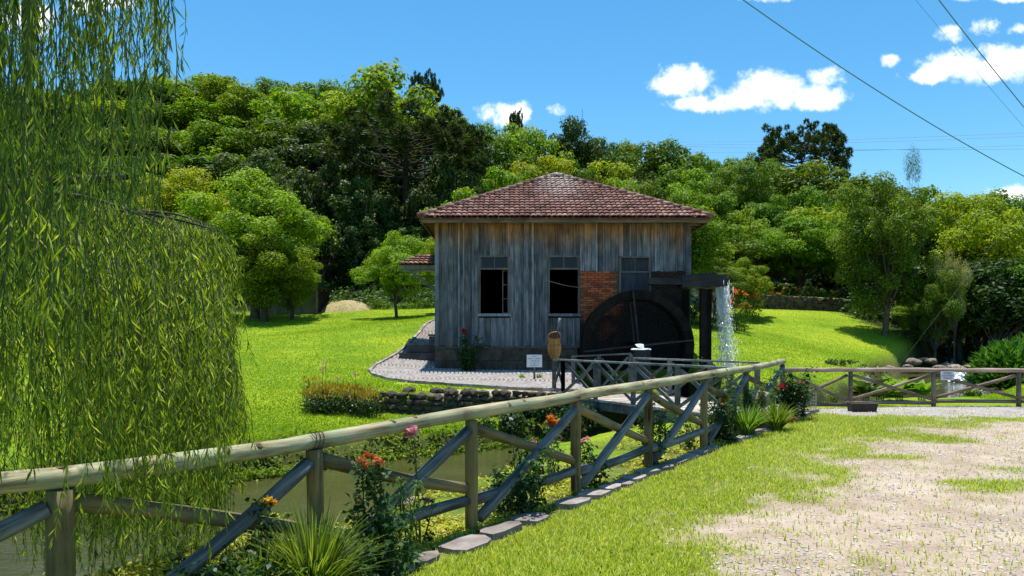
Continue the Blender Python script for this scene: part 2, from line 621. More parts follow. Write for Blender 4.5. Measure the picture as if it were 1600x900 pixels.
def ground_mat():
    m, nt, p, out = new_mat('ground')
    g = nt.n('ShaderNodeNewGeometry')
    P_ = g.outputs['Position']
    # lawn
    n1 = nt.noise(P_, .35, 5, .6)
    n2 = nt.noise(nt.mapping(P_, (1, 1, 1)), 9, 5, .7)
    n3 = nt.noise(P_, 60, 3, .7)
    f = nt.math('MULTIPLY_ADD', n1, .5, nt.math('MULTIPLY_ADD', n2, .35, nt.math('MULTIPLY', n3, .35)))
    lawn = nt.ramp(f, [(0.40, (.065, .14, .008)), (0.53, (.145, .245, .011)), (0.66, (.28, .345, .02))])
    # soil under the turf at the verge
    def attr(nm):
        a = nt.n('ShaderNodeAttribute')
        a.attribute_name = nm
        return a.outputs['Fac']
    # dirt
    d1 = nt.noise(P_, 1.6, 5, .65)
    d2 = nt.noise(P_, 26, 5, .75)
    d3 = nt.noise(P_, 110, 2, .7)
    df = nt.math('MULTIPLY_ADD', d1, .45, nt.math('MULTIPLY_ADD', d2, .35, nt.math('MULTIPLY', d3, .25)))
    dirt = nt.ramp(df, [(0.36, (.19, .13, .085)), (0.47, (.35, .265, .195)), (0.58, (.48, .385, .30)), (0.70, (.60, .51, .42))])
    grav = nt.ramp(df, [(0.36, (.16, .14, .13)), (0.5, (.34, .305, .285)), (0.68, (.52, .48, .455))])
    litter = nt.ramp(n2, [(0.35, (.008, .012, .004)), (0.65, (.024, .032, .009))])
    bank = nt.ramp(nt.math('MULTIPLY_ADD', d2, .5, nt.math('MULTIPLY', n1, .5)), [(0.38, (.028, .022, .012)), (0.52, (.08, .085, .025)), (0.62, (.17, .17, .05))])
    turf = nt.ramp(f, [(0.40, (.05, .06, .012)), (0.55, (.13, .15, .025)), (0.68, (.25, .27, .06))])
    lawn = nt.mix(attr('verge'), lawn, turf)
    mow = nt.noise(nt.mapping(P_, (.25, 1.1, .5)), .8, 4, .6)
    lawn = nt.mix(nt.maprange(mow, .42, .62, 0, .75), lawn, nt.mix(1.0, lawn, (.62, .80, .8), 'MULTIPLY'))
    c = nt.mix(attr('dirt'), lawn, dirt)
    c = nt.mix(attr('gravel'), c, grav)
    c = nt.mix(attr('bank'), c, bank)
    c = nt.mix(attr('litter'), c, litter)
    nt.l(c, p.inputs['Base Color'])
    p.inputs['Roughness'].default_value = .95
    p.inputs['Specular IOR Level'].default_value = .1
    b = nt.n('ShaderNodeBump')
    b.inputs['Strength'].default_value = .8
    b.inputs['Distance'].default_value = .05
    h = nt.math('MULTIPLY_ADD', n3, .35, nt.math('MULTIPLY_ADD', n2, .8, nt.math('MULTIPLY', d2, .3)))
    nt.l(h, b.inputs['Height'])
    nt.l(b.outputs[0], p.inputs['Normal'])
    return m


M['ground'] = ground_mat()


def water_mat(name, c, rough=.06, bump=.25, scale=2.5):
    m, nt, p, out = new_mat(name)
    g = nt.n('ShaderNodeNewGeometry')
    n0 = nt.noise(g.outputs['Position'], .5, 4)
    cc = nt.ramp(n0, [(.35, tuple(x * .75 for x in c)), (.65, tuple(x * 1.2 for x in c))])
    nt.l(cc, p.inputs['Base Color'])
    p.inputs['Roughness'].default_value = rough
    p.inputs['IOR'].default_value = 1.33
    p.inputs['Specular IOR Level'].default_value = .5
    v = nt.mapping(g.outputs['Position'], (1, 2.2, 1), rot=(0, 0, .7))
    n1 = nt.noise(v, scale, 4, .55, .6)
    n2 = nt.noise(v, scale * 5, 3, .6, .3)
    b = nt.n('ShaderNodeBump')
    b.inputs['Strength'].default_value = bump
    b.inputs['Distance'].default_value = .08
    nt.l(nt.math('MULTIPLY_ADD', n2, .3, n1), b.inputs['Height'])
    nt.l(b.outputs[0], p.inputs['Normal'])
    return m


M['water'] = water_mat('murky_stream', (.058, .060, .020), .02, .16)


def falling_mat():
    m, nt, p, out = new_mat('falling_water')
    p.inputs['Base Color'].default_value = (.85, .9, .93, 1)
    p.inputs['Roughness'].default_value = .08
    p.inputs['Transmission Weight'].default_value = .35
    p.inputs['IOR'].default_value = 1.33
    tr = nt.n('ShaderNodeBsdfTranslucent')
    tr.inputs['Color'].default_value = (.9, .95, 1, 1)
    mx = nt.n('ShaderNodeMixShader')
    mx.inputs[0].default_value = .4
    nt.l(p.outputs[0], mx.inputs[1])
    nt.l(tr.outputs[0], mx.inputs[2])
    nt.l(mx.outputs[0], out.inputs['Surface'])
    return m


M['fall'] = falling_mat()

LEAF = {
    'mid': foliage('leaf_mid_green', [(0, (.045, .10, .006)), (.5, (.095, .18, .010)), (1, (.16, .26, .018))], .4, .55, .22, .4, None, .35),
    'bright': foliage('leaf_bright_green', [(0, (.075, .15, .006)), (.5, (.15, .26, .010)), (1, (.25, .36, .02))], .42, .55, .18, .4, None, .35),
    'yellow': foliage('leaf_yellow_green', [(0, (.11, .16, .005)), (.5, (.25, .31, .008)), (1, (.40, .44, .018))], .42, .55, .15, .4, None, .35),
    'olive': foliage('leaf_olive_green', [(0, (.065, .12, .006)), (.5, (.14, .22, .010)), (1, (.24, .33, .02))], .38, .55, .18, .3, None, .35),
    'dark': foliage('leaf_dark_green', [(0, (.018, .044, .008)), (.5, (.042, .088, .013)), (1, (.085, .145, .022))], .3, .55, .2, .4, None, .35),
    'pine': foliage('needle_dark', [(0, (.016, .034, .010)), (.5, (.038, .070, .017)), (1, (.085, .13, .03))], .22, .55, .15, .35, None, .5),
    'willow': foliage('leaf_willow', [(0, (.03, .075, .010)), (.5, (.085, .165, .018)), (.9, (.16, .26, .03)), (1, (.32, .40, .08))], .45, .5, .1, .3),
    'willow_low': foliage('leaf_willow_sunlit', [(0, (.07, .12, .008)), (.4, (.18, .26, .018)), (.8, (.30, .37, .035)), (1, (.50, .52, .14))], .5, .5, .1, .3),  # brighter copy, sunlight on the lower mass put into the leaf colour
    'rose': foliage('leaf_rose', [(0, (.012, .038, .010)), (.6, (.032, .08, .02)), (1, (.075, .14, .04))], .3, .48, .1, .4),
    'blade': foliage('leaf_blade', [(0, (.05, .11, .012)), (.5, (.12, .21, .025)), (1, (.26, .33, .06))], .4, .4, .1, .4),
    'lily': foliage('leaf_lily', [(0, (.03, .08, .015)), (.5, (.06, .13, .02)), (1, (.11, .20, .03))], .35, .4, .1, .4),
    'turf': foliage('turf_blade', [(0, (.19, .25, .012)), (.45, (.35, .42, .035)), (.8, (.50, .54, .09)), (1, (.66, .62, .26))], .4, .55, .05, .25),
    'lawn': foliage('lawn_blade', [(0, (.09, .175, .009)), (.5, (.19, .295, .014)), (1, (.37, .43, .03))], .4, .55, .05, .2),
    'hedge': foliage('leaf_hedge', [(0, (.012, .03, .008)), (.5, (.03, .065, .014)), (1, (.08, .13, .025))], .3, .4, .1, .45),
    'autumn': foliage('leaf_orange_tip', [(0, (.30, .10, .02)), (.5, (.38, .22, .03)), (1, (.30, .30, .04))], .4, .4, .1, .3),
    'ginger': foliage('leaf_broad_green', [(0, (.035, .10, .012)), (.5, (.075, .18, .02)), (1, (.15, .29, .045))], .35, .3, .1, .5),
    'canna': foliage('leaf_canna', [(0, (.05, .13, .012)), (.5, (.11, .24, .02)), (1, (.20, .34, .05))], .4, .3, .1, .5),
    'pale': foliage('leaf_pale_bloom', [(0, (.16, .18, .05)), (.5, (.30, .29, .11)), (1, (.46, .42, .22))], .3, .5, .1, .3),
}
FLOWER = {
    'pink': foliage('petal_pink', [(0, (.62, .22, .25)), (1, (.80, .45, .46))], .4, .5, .05, .3, (1, 1, 1)),
    'red': foliage('petal_red', [(0, (.45, .03, .02)), (1, (.62, .08, .04))], .4, .5, .05, .3, (1, 1, 1)),
    'orange': foliage('petal_orange', [(0, (.65, .13, .02)), (1, (.80, .30, .04))], .4, .5, .05, .3, (1, 1, 1)),
    'coral': foliage('petal_coral', [(0, (.60, .10, .06)), (1, (.75, .26, .16))], .4, .5, .05, .3, (1, 1, 1)),
    'yellow': foliage('petal_yellow', [(0, (.75, .42, .03)), (1, (.85, .62, .10))], .4, .5, .05, .3, (1, 1, 1)),
    'blue': foliage('petal_blue', [(0, (.30, .38, .60)), (1, (.55, .62, .78))], .4, .5, .05, .3, (1, 1, 1)),
    'white': foliage('petal_white', [(0, (.7, .7, .65)), (1, (.85, .85, .8))], .4, .5, .05, .3, (1, 1, 1)),
}

# ------------------------------------------------------------------ terrain
# stream: centre x, y, half width, water level
STREAM = np.array([
    (-30, -4, 2.6, -.80), (-14, 3, 2.6, -.78), (-9, 5, 3.2, -.76), (-5.4, 8.0, 2.75, -.75), (-3.3, 11, 2.05, -.75), (-1.75, 13.2, 1.75, -.75),
    (.4, 15.4, 1.25, -.75), (2.6, 17.2, 1.3, -.75), (5, 18.6, 1.2, -.72), (8, 20, 1.2, -.66), (11, 22.3, 1.2, -.48),
    (14, 25.2, 1.5, -.36), (16.6, 29, 2.1, -.34), (19.2, 33.6, 2.1, -.32), (20.4, 35.2, 1.8, .02), (24, 39, 1.6, .35), (28, 45, 2.2, .8), (34, 55, 2.5, 1.3), (44, 75, 2.5, 2.2)])
PIT = (2.0, 6.35, 20.2, 24.6, -.95)
# wheel pit outline and floor level


def tps(pts):
    pts = np.array(pts, float)
    XY, Z = pts[:, :2], pts[:, 2]
    n = len(XY)

    def K(a, b):
        d2 = ((a[:, None] - b[None]) ** 2).sum(-1)
        return .5 * d2 * np.log(d2 + 1e-9)
    A = np.zeros((n + 3, n + 3))
    A[:n, :n] = K(XY, XY) + np.eye(n) * .05
    A[:n, n] = 1
    A[:n, n + 1:] = XY
    A[n, :n] = 1
    A[n + 1:, :n] = XY.T
    c = np.linalg.solve(A, np.concatenate([Z, [0, 0, 0]]))

    def f(x, y):
        x = np.asarray(x, float)
        y = np.asarray(y, float)
        q = np.stack([x.ravel(), y.ravel()], 1)
        out = np.empty(len(q))
        for i in range(0, len(q), 20000):
            qq = q[i:i + 20000]
            out[i:i + 20000] = K(qq, XY) @ c[:n] + c[n] + qq @ c[n + 1:]
        return out.reshape(x.shape)
    return f


NEAR = [(0, 0, 0), (-.3, 6.4, 0), (-2.2, 4, -.05), (-1.3, 5, 0), (2.7, 10.5, .08), (5.6, 15.2, .18), (8, 17, .1), (14, 17, .1), (20, 18, .1), (30, 20, .3),
        (10, 8, 0), (20, 8, .05), (3, 3, 0), (40, 5, .3), (-4, 1, -.1), (-8, -2, -.1), (20, -10, 0), (0, -15, 0), (-25, -15, 0), (40, -20, 0), (18.5, 24, -.02), (20, 29, .1), (26, 32, .4), (25, 25, .3)]
FARC = [(-6, 13, -.25), (-4, 14.3, -.22), (-10, 11.5, -.1), (-20, 12, .5), (-9, 17, .2), (-14, 20, .6), (-5.5, 18, .08), (-8, 25, .9), (-5.6, 23, .62), (-8.5, 45, 3.2), (-16, 45, 3.1), (-15.3, 40, 2.55),
        (-22, 40, 3.0), (-10, 35, 2.0), (-3.4, 31, 2.15), (-4, 45, 3.3), (2, 45, 3.6), (-30, 30, 2.4), (-40, 15, 2.0), (3, 36, 2.6),
        (7, 21.6, .30), (7.5, 24, .72), (7.2, 28, 1.25), (12, 26.5, .45), (10, 36, 2.2), (15, 44.5, 3.45), (9, 44.5, 3.45), (20, 44, 3.1), (13, 31, 1.0), (20.3, 40, 1.85), (18, 37, 1.05), (10, 24, .25),
        (15, 50, 4.6), (9, 50, 4.6), (28, 50, 3.0), (40, 45, 3.0), (28, 60, 4.5), (0, 60, 6.5), (-12, 58, 6), (-30, 58, 8), (15, 65, 7.5), (45, 65, 6),
        (-60, 60, 14), (-30, 85, 17), (-5, 85, 14), (20, 90, 13), (45, 90, 10), (-60, 130, 38), (-30, 130, 36), (0, 130, 27), (30, 130, 19), (60, 130, 13), (90, 130, 12),
        (-90, 100, 30), (80, 70, 8), (-60, 170, 46), (0, 170, 36), (60, 170, 20), (28, 300, 55), (-200, 300, 60), (200, 300, 18), (-200, 100, 45), (200, 60, 10), (-120, 20, 14), (0, 420, 60), (250, 420, 20), (-260, 420, 70)]
LOW = [(-2, 17.9, -.22), (-1.7, 16.2, -.33), (0, 18.3, -.3), (.6, 17, -.35), (2, 19, -.4), (-3.5, 17.4, -.1), (0, 21, -.4), (3, 22, -.5), (2, 25, .0), (5, 26, .3), (-2, 22, .1), (5, 20.3, -.3)]
HIGH = [(-3.6, 18.2, .30), (-1.5, 18.9, .33), (1.2, 19.1, .27), (-1, 21, .44), (1.5, 21, .40), (-4.5, 24.4, .70), (-2, 22.5, .52), (0, 24.2, .58), (2, 24.5, .6), (-3.6, 26.5, .92), (3.5, 25.5, .6), (6, 25.5, .75), (2, 27, .6), (-2.5, 28, 1.1)]
f_low = tps(NEAR + FARC + LOW)
f_high = tps(NEAR + FARC + HIGH)


def stream_dist(x, y):
    best = np.full(x.shape, 1e9)
    L = np.zeros(x.shape)
    H = np.ones(x.shape)
    for a, b in zip(STREAM[:-1], STREAM[1:]):
        dx, dy = b[0] - a[0], b[1] - a[1]
        t = np.clip(((x - a[0]) * dx + (y - a[1]) * dy) / (dx * dx + dy * dy), 0, 1)
        hw = a[2] + (b[2] - a[2]) * t
        d = np.hypot(x - a[0] - dx * t, y - a[1] - dy * t)
        rel = d - hw
        m = rel < best
        best = np.where(m, rel, best)
        L = np.where(m, a[3] + (b[3] - a[3]) * t, L)
        H = np.where(m, hw, H)
    return best, L, H


WALL = [(-4.9, 17.5), (-3.4, 17.85), (-1.6, 18.25), (.3, 18.65), (1.6, 18.95)]


def wall_side(x, y):
    """signed distance to the retaining wall line, + = upper side"""
    a, b = np.array(WALL[0]), np.array(WALL[-1])
    d = (b - a) / np.linalg.norm(b - a)
    return (x - a[0]) * -d[1] + (y - a[1]) * d[0]


def height(x, y):
    x = np.asarray(x, float)
    y = np.asarray(y, float)
    lo = f_low(x, y)
    hi = f_high(x, y)
    k = sstep(-.02, .16, wall_side(x, y)) * sstep(8.4, 7.0, x) 
    h = lo + (hi - lo) * k
    near_d = np.hypot(x - 2, y - 8)
    h = h + vnoise(x, y, .8, 3) * .02 * sstep(6, 12, near_d) + vnoise(x + 40, y, .15, 3) * np.clip((y - 48) * .03, 0, 1.0)
    d, L, H = stream_dist(x, y)
    bw = .55 + .35 * vnoise(x, y, .9, 2)
    bw = np.where((y < 12) & (x > -2.2), 1.5, bw)      # gentler slope below the near fence
    bw = np.where(x > 11, .8, bw)
    t = sstep(0, 1, (d + .25) / (bw + .25))
    bed = L - .30
    h = np.where(h > bed, bed + (h - bed) * t, h)
    px0, px1, py0, py1, pz = PIT
    din = np.maximum(np.maximum(px0 - x, x - px1), np.maximum(py0 - y, y - py1))
    tp = sstep(-.12, .12, din)
    return np.where(h > pz, pz + (h - pz) * tp, h)


def hgt(x, y):
    return float(height(np.array([x]), np.array([y]))[0])


def axis(segs):
    out = []
    for a, b, st in segs:
        out.append(np.arange(a, b, st))
    return np.unique(np.round(np.concatenate(out), 4))


gx = axis([(-420, -60, 20), (-60, -18, 2), (-18, -6, .4), (-6, 9, .125), (9, 23, .25), (23, 60, 1.5), (60, 430, 20)])
gy = axis([(-60, 0, 6), (0, 4, .5), (4, 26, .125), (26, 50, .4), (50, 140, 2.5), (140, 460, 16)])
GX, GY = np.meshgrid(gx, gy)
GZ = height(GX, GY)


def dirt_edge(y):
    return np.interp(y, [0, 5.3, 6.4, 7.7, 9.15, 10.7, 12, 13.7, 15], [1.2, 1.5, 1.9, 2.6, 3.7, 5.4, 7.6, 9.5, 10])


def dirt_mask(x, y):
    n = vnoise(x, y, 1.1, 4)
    k = (x - dirt_edge(y)) / (1.5 + .10 * y) + .75 * n + .15
    m = sstep(-.35, .45, k + .35 * vnoise(x + 9, y, 4.5, 3))
    # big worn patch near the fence and grass islands inside the gravel
    isl = sstep(.05, .45, vnoise(x + 31, y * 1.7, .75, 4) - .10 * np.clip(x - dirt_edge(y) - 1.5, 0, 5))
    m = m * (1 - .85 * isl)
    return np.where((y < 16.6) & (wside(x, y) > 0), m, 0)


FENCE = [(-3.75, 2.55), (-2.27, 3.75), (-1.33, 5.02), (-.35, 6.4), (.67, 7.79), (1.68, 9.17), (2.72, 10.56), (4.0, 12.75), (5.58, 15.4)]


def wside(x, y):
    """distance to the right (road side) of the log fence line"""
    X = np.interp(y, [p[1] for p in FENCE], [p[0] for p in FENCE])
    return (x - X) * .81


def gravel_mask(x, y):
    n = vnoise(x, y, 2.0, 3)
    k = (y - 13.75) + .5 * n
    m = sstep(-.2, .25, k) * sstep(17.1, 16.75, y + .2 * n) * sstep(5.7, 6.2, x + .2 * n)
    road = sstep(.0, 2.2, x - dirt_edge(y) - 2.4 + 1.5 * n) * (y < 16.7)
    return np.maximum(m, road * .8)


d_, L_, H_ = stream_dist(GX, GY)
dirt = dirt_mask(GX, GY)
grav = gravel_mask(GX, GY)
bank = sstep(.75, .25, d_) * (d_ < 1.0)
bank = np.maximum(bank, sstep(.25, -.05, np.maximum(np.maximum(PIT[0] - GX, GX - PIT[1]), np.maximum(PIT[2] - GY, GY - PIT[3]))))
strip = sstep(.35, .05, wside(GX, GY)) * sstep(-2.6, -1.0, wside(GX, GY)) * (GY < 17) * (GX > -6) * sstep(-.25, .15, vnoise(GX, GY, 1.7, 3))
bank = np.maximum(bank, strip * .75)
bank = np.maximum(bank, .95 * sstep(-.5, -1.1, GX) * sstep(8.5, 7.0, GY) * (GY > 1) * (wside(GX, GY) < .15))
brown = sstep(0, .15, wall_side(GX, GY)) * sstep(1.0, .75, wall_side(GX, GY)) * sstep(-2.4, -1.6, GX) * (GX < 2)
dirt = np.maximum(dirt, brown * .85)
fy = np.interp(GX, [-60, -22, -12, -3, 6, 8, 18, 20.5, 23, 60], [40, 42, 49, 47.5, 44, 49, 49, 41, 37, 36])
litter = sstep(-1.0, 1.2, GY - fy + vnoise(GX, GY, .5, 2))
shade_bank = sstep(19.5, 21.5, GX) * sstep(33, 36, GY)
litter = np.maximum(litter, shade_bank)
ny, nx = GX.shape
idx = np.arange(nx * ny).reshape(ny, nx)
faces = np.stack([idx[:-1, :-1], idx[:-1, 1:], idx[1:, 1:], idx[1:, :-1]], -1).reshape(-1, 4)
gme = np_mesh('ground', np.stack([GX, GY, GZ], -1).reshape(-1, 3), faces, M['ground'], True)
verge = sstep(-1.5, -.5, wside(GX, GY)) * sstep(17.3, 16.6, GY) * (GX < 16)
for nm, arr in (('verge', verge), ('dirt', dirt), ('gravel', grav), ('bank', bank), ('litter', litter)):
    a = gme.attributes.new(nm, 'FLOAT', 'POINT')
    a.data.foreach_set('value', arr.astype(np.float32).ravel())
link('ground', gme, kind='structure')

# water: one ribbon a little wider than the bed
sp_ = []
for a, b in zip(STREAM[:-1], STREAM[1:]):
    k = max(2, int(np.hypot(*(b - a)[:2]) / .6))
    for i in range(k):
        sp_.append(a + (b - a) * i / k)
sp_ = np.array(sp_ + [STREAM[-1]])
tg = np.gradient(sp_[:, :2], axis=0)
tg = np.stack([np.convolve(np.pad(tg[:, i], 2, mode='edge'), np.ones(5) / 5, 'valid') for i in range(2)], 1)
tg = unit(np.c_[tg, np.zeros(len(tg))])[:, :2]
nr = np.stack([-tg[:, 1], tg[:, 0]], 1)
wv = []
for off in (-1, -.5, 0, .5, 1):
    ww = (sp_[:, 2] + .5) * off
    wv.append(np.c_[sp_[:, :2] + nr * ww[:, None], sp_[:, 3]])
wv = np.stack(wv, 1)
n_ = len(sp_)
ii = np.arange(n_ * 5).reshape(n_, 5)
wf = np.stack([ii[:-1, :-1], ii[:-1, 1:], ii[1:, 1:], ii[1:, :-1]], -1).reshape(-1, 4)[:, ::-1]
link('stream', np_mesh('stream', wv.reshape(-1, 3), wf, M['water'], True), kind='structure')
pme = np_mesh('pit_water', [(PIT[0] - .1, PIT[2] - 1.6, -.76), (PIT[1] + .1, PIT[2] - 1.6, -.76), (PIT[1] + .1, PIT[3] + .1, -.76), (PIT[0] - .1, PIT[3] + .1, -.76)], [(0, 1, 2, 3)], M['water'])
link('pit_water', pme, kind='structure')

# ------------------------------------------------------------------ mill house
FY = 25.0
XL, XR = -2.554, 5.966
ZT = 5.60
ZB = 1.41
ZG = .2
BY = 33.4
house = thing('mill_house', 'weathered grey plank mill house with a hipped red tile roof and open windows', 'mill', (1.7, FY, ZG))


def Z(py):
    return EYE - (py - 530) / F * FY


def X(px):
    return (px - 800) / F * FY


wall = MB()
# inner lining (dark backing behind the boards), with window holes: built as strips
WIN = [(X(749), X(796), Z(492), Z(399)), (X(857), X(905), Z(492), Z(399)), (X(968), X(1016), Z(462), Z(400))]
xs = [XL + .02] + [v for wn in WIN for v in wn[:2]] + [XR - .02]
for i in range(len(xs) - 1):
    if i % 2 == 0:
        wall.box(xs[i], xs[i + 1], FY + .03, FY + .15, ZG, ZT)
    else:
        wn = WIN[i // 2]
        wall.box(xs[i], xs[i + 1], FY + .03, FY + .15, ZG, wn[2])
        wall.box(xs[i], xs[i + 1], FY + .03, FY + .15, wn[3], ZT)
wall.box(XL + .02, XL + .15, FY + .15, BY, ZG, ZT)
wall.box(XR - .15, XR - .02, FY + .15, BY, ZG, ZT)
wall.box(XL + .02, XR - .02, BY, BY + .12, ZG, ZT)
wall.box(XL + .15, XR - .15, FY + .15, BY, 1.30, 1.40)
wall.box(XL + .15, XR - .15, FY + .15, BY, ZT - .1, ZT - .02)
wall_o = wall.build('wall', M['dark'], house)

# planks
def plank(x0, x1, z0, z1, y=FY):
    m = MB()
    g = .004
    dy = rng.uniform(-.008, .008)
    sk = rng.uniform(-.004, .004)
    m.add([(x0 + g, y - .012 + dy, z0), (x1 - g, y - .012 + dy + sk, z0), (x1 - g, y + .028, z0), (x0 + g, y + .028, z0),
           (x0 + g, y - .012 + dy, z1), (x1 - g, y - .012 + dy + sk, z1), (x1 - g, y + .028, z1), (x0 + g, y + .028, z1)],
          [(0, 3, 2, 1), (4, 5, 6, 7), (0, 1, 5, 4), (1, 2, 6, 5), (2, 3, 7, 6), (3, 0, 4, 7)])
    return m.build('plank', M['plank'], wall_o)


def batten(x, z0, z1, wd=.05, y=FY):
    m = MB()
    m.box(x - wd / 2, x + wd / 2, y - .042, y - .0205, z0, z1)
    return m.build('batten', M['batten'], wall_o)


def board_zone(x0, x1, z0, z1, ragged=True):
    x = x0
    while x < x1 - .02:
        wd = rng.uniform(.13, .26)
        if x + wd > x1 - .09:
            wd = x1 - x
        za = z0 + (rng.uniform(-.02, .03) if ragged else 0)
        plank(x, x + wd, za, z1)
        if x > x0 + .03 and rng.random() < .6:
            batten(x, z0, z1 - .01, rng.uniform(.035, .07))
        x += wd


wx = [(WIN[0][0] - .02, WIN[0][1] + .02), (WIN[1][0] - .02, WIN[1][1] + .02), (WIN[2][0] - .02, WIN[2][1] + .02)]
BT = Z(424)            # top of the brickwork
board_zone(XL, wx[0][0], ZB, ZT)
board_zone(*wx[0], Z(402) + .04, ZT, False)
board_zone(*wx[0], ZB, Z(492) - .10)
board_zone(wx[0][1], wx[1][0], ZB, ZT)
board_zone(*wx[1], Z(402) + .04, ZT, False)
board_zone(*wx[1], ZB, Z(492) - .10)
board_zone(wx[1][1], wx[2][0], BT, ZT)
board_zone(*wx[2], Z(403) + .04, ZT, False)
board_zone(wx[2][1], XR, BT, ZT)
# corner boards
for x0, x1, z0 in ((XL - .03, XL + .10, ZB), (XR - .16, XR + .03, Z(436))):
    m = MB()
    m.box(x0, x1, FY - .05, FY - .0215, z0, ZT - .01)
    m.build('corner_board', M['batten'], wall_o)
# side boards (mostly unseen)
for xx, sx in ((XL, -1), (XR, 1)):
    y = FY + .02
    while y < BY:
        wd = rng.uniform(.18, .26)
        m = MB()
        m.box(min(xx, xx + .025 * sx), max(xx, xx + .025 * sx), y + .004, min(y + wd, BY) - .004, ZB, ZT)
        m.build('plank', M['plank'], wall_o)
        y += wd
sill_b = MB()
sill_b.box(XL - .02, X(905), FY - .03, FY + .028, ZB - .055, ZB - .004)
sill_b.build('bottom_beam', M['frame'], wall_o)

# windows
def window(x0, x1, z0, z1, zt, kind):
    m = MB()
    f = .055
    fy0, fy1 = FY - .055, FY + .10
    m.box(x0 - f, x0, fy0, fy1, z0, z1)
    m.box(x1, x1 + f, fy0, fy1, z0, z1)
    m.box(x0 - f, x1 + f, fy0 - .004, fy1, z1 + .001, z1 + f)
    m.box(x0, x1, fy0 + .012, fy1, zt - .025, zt + .025)
    fr = m.build('window', M['frame'], house)
    m = MB()
    m.box(x0 - .10, x1 + .10, fy0 - .05, fy1 - .03, z0 - .09, z0 - .001)
    m.build('sill', M['batten'] if kind != 'closed' else M['shutter'], fr)
    # transom panes
    xm = (x0 + x1) / 2
    m = MB()
    m.box(xm - .015, xm + .015, FY + .0, FY + .035, zt + .026, z1 - .001)
    m.box(x0 + .001, x0 + .03, FY + .002, FY + .034, zt + .026, z1 - .001)
    m.box(x1 - .03, x1 - .001, FY + .002, FY + .034, zt + .026, z1 - .001)
    m.build('transom_bar', M['frame'] if kind != 'closed' else M['frame'], fr)
    for a, b in ((x0 + .03, xm - .015), (xm + .015, x1 - .03)):
        m = MB()
        m.box(a, b, FY + .012, FY + .018, zt + .027, z1 - .002)
        m.build('pane', M['glass'] if kind != 'closed' else M['shutter'], fr)
    if kind == 'open':      # inner casement leaf folded back at the right
        m = MB()
        xa = x1 - .20
        m.box(xa, xa + .03, FY + .12, FY + .16, z0 + .002, zt - .03)
        m.box(x1 - .035, x1 - .005, FY + .12, FY + .16, z0 + .002, zt - .03)
        for k in range(4):
            zz = z0 + .02 + k * (zt - z0 - .09) / 3
            m.box(xa + .031, x1 - .036, FY + .123, FY + .157, zz, zz + .03)
        m.build('casement', M['frame'], fr)
    if kind == 'closed':
        for a, b in ((x0 + .002, xm - .004), (xm + .004, x1 - .002)):
            m = MB()
            m.box(a, b, FY + .0, FY + .03, z0, zt - .027)
            m.build('casement', M['shutter'], fr)
    return fr


window(WIN[0][0] + .04, WIN[0][1] - .04, Z(490), Z(402), Z(420), 'open')
window(WIN[1][0] + .04, WIN[1][1] - .04, Z(490), Z(402), Z(420), 'plain')
window(WIN[2][0] + .04, WIN[2][1] - .04, Z(460), Z(403), Z(425), 'closed')
# loose wire drooping across the second window
wm = MB()
wp = [at(855 + 2 * i * 5.2, 438 + 9 * math.sin(i / 10 * PI) + (i * .4), FY - .09) for i in range(11)]
wm.tube(wp, .008, 5)
wm.build('loose_wire', M['metal'], house)

# bricks: right of the second window down to the ground, behind the wheel
bm_b = MB()
bm_b.box(-.115, .115, -.03, .05, -.032, .032)
brick_me = None
brick_root = MB()
brick_root.box(X(905) + .02, XR - .03, FY + .005, FY + .029, ZG, BT - .002)
bwall = brick_root.build('brick_wall', M['bmortar'], house)
cnt = 0
rest = MB()
row = 0
z = BT - .04
cells = []
while z > ZG:
    x = X(905) + .14 + (.125 if row % 2 else 0)
    while x < XR - .14:
        inside = WIN[2][0] - .18 < x < WIN[2][1] + .18 and z > WIN[2][2] - .13
        if not inside:
            cells.append((x, z))
        x += .252
    z -= .078
    row += 1
for (x, z) in cells:
    dy = rng.uniform(-.006, .008)
    if cnt < 300:
        if brick_me is None:
            ob = bm_b.build('brick', M['brick'], None)
            brick_me = ob.data
        else:
            ob = link('brick', brick_me)
        ob.parent = bwall
        ob.location = Vector((x, FY - .012 + dy, z)) - house.location
        cnt += 1
    else:
        rest.box(x - .115, x + .115, FY - .042 + dy, FY + .03, z - .032, z + .032)
rest.build('brickwork', M['brick'], bwall, kind='stuff')

# plinth of squared stones
pl = MB()
pl.box(XL + .05, X(900), FY + .02, FY + .3, ZG, ZB - .06)
plinth = pl.build('plinth', M['mortar'], house)
zz = ZG + .02
row = 0
while zz < ZB - .1:
    h = .36
    x = XL - .03 - (.3 if row % 2 else 0)
    while x < X(900):
        wd = rng.uniform(.55, .85)
        a, b = max(x, XL - .03), min(x + wd, X(902))
        if b - a > .08:
            m = MB()
            d = rng.uniform(-.02, .02)
            m.box(a + .008, b - .008, FY - .055 + d, FY + .03, zz + .006, min(zz + h, ZB - .06) - .006, .006)
            m.build('stone_block', M['stoneblk'], plinth)
        x += wd
    zz += h
    row += 1

# roof: four tiled slopes
EX0, EX1, EY0 = -3.04, 6.53, 24.42
RW = EX1 - EX0
EY1 = EY0 + RW
EZ, AZ = 5.63, 8.02
APX = Vector(((EX0 + EX1) / 2, (EY0 + EY1) / 2, AZ))
C4 = [Vector((EX0, EY0, EZ)), Vector((EX1, EY0, EZ)), Vector((EX1, EY1, EZ)), Vector((EX0, EY1, EZ))]
rb = MB()
low = [c - Vector((0, 0, .05)) for c in C4]
rb.add(low + [APX - Vector((0, 0, .05))], [(0, 1, 4), (1, 2, 4), (2, 3, 4), (3, 0, 4)])
roof = rb.build('roof', M['tile'], house)
TW, TR = .175, .315


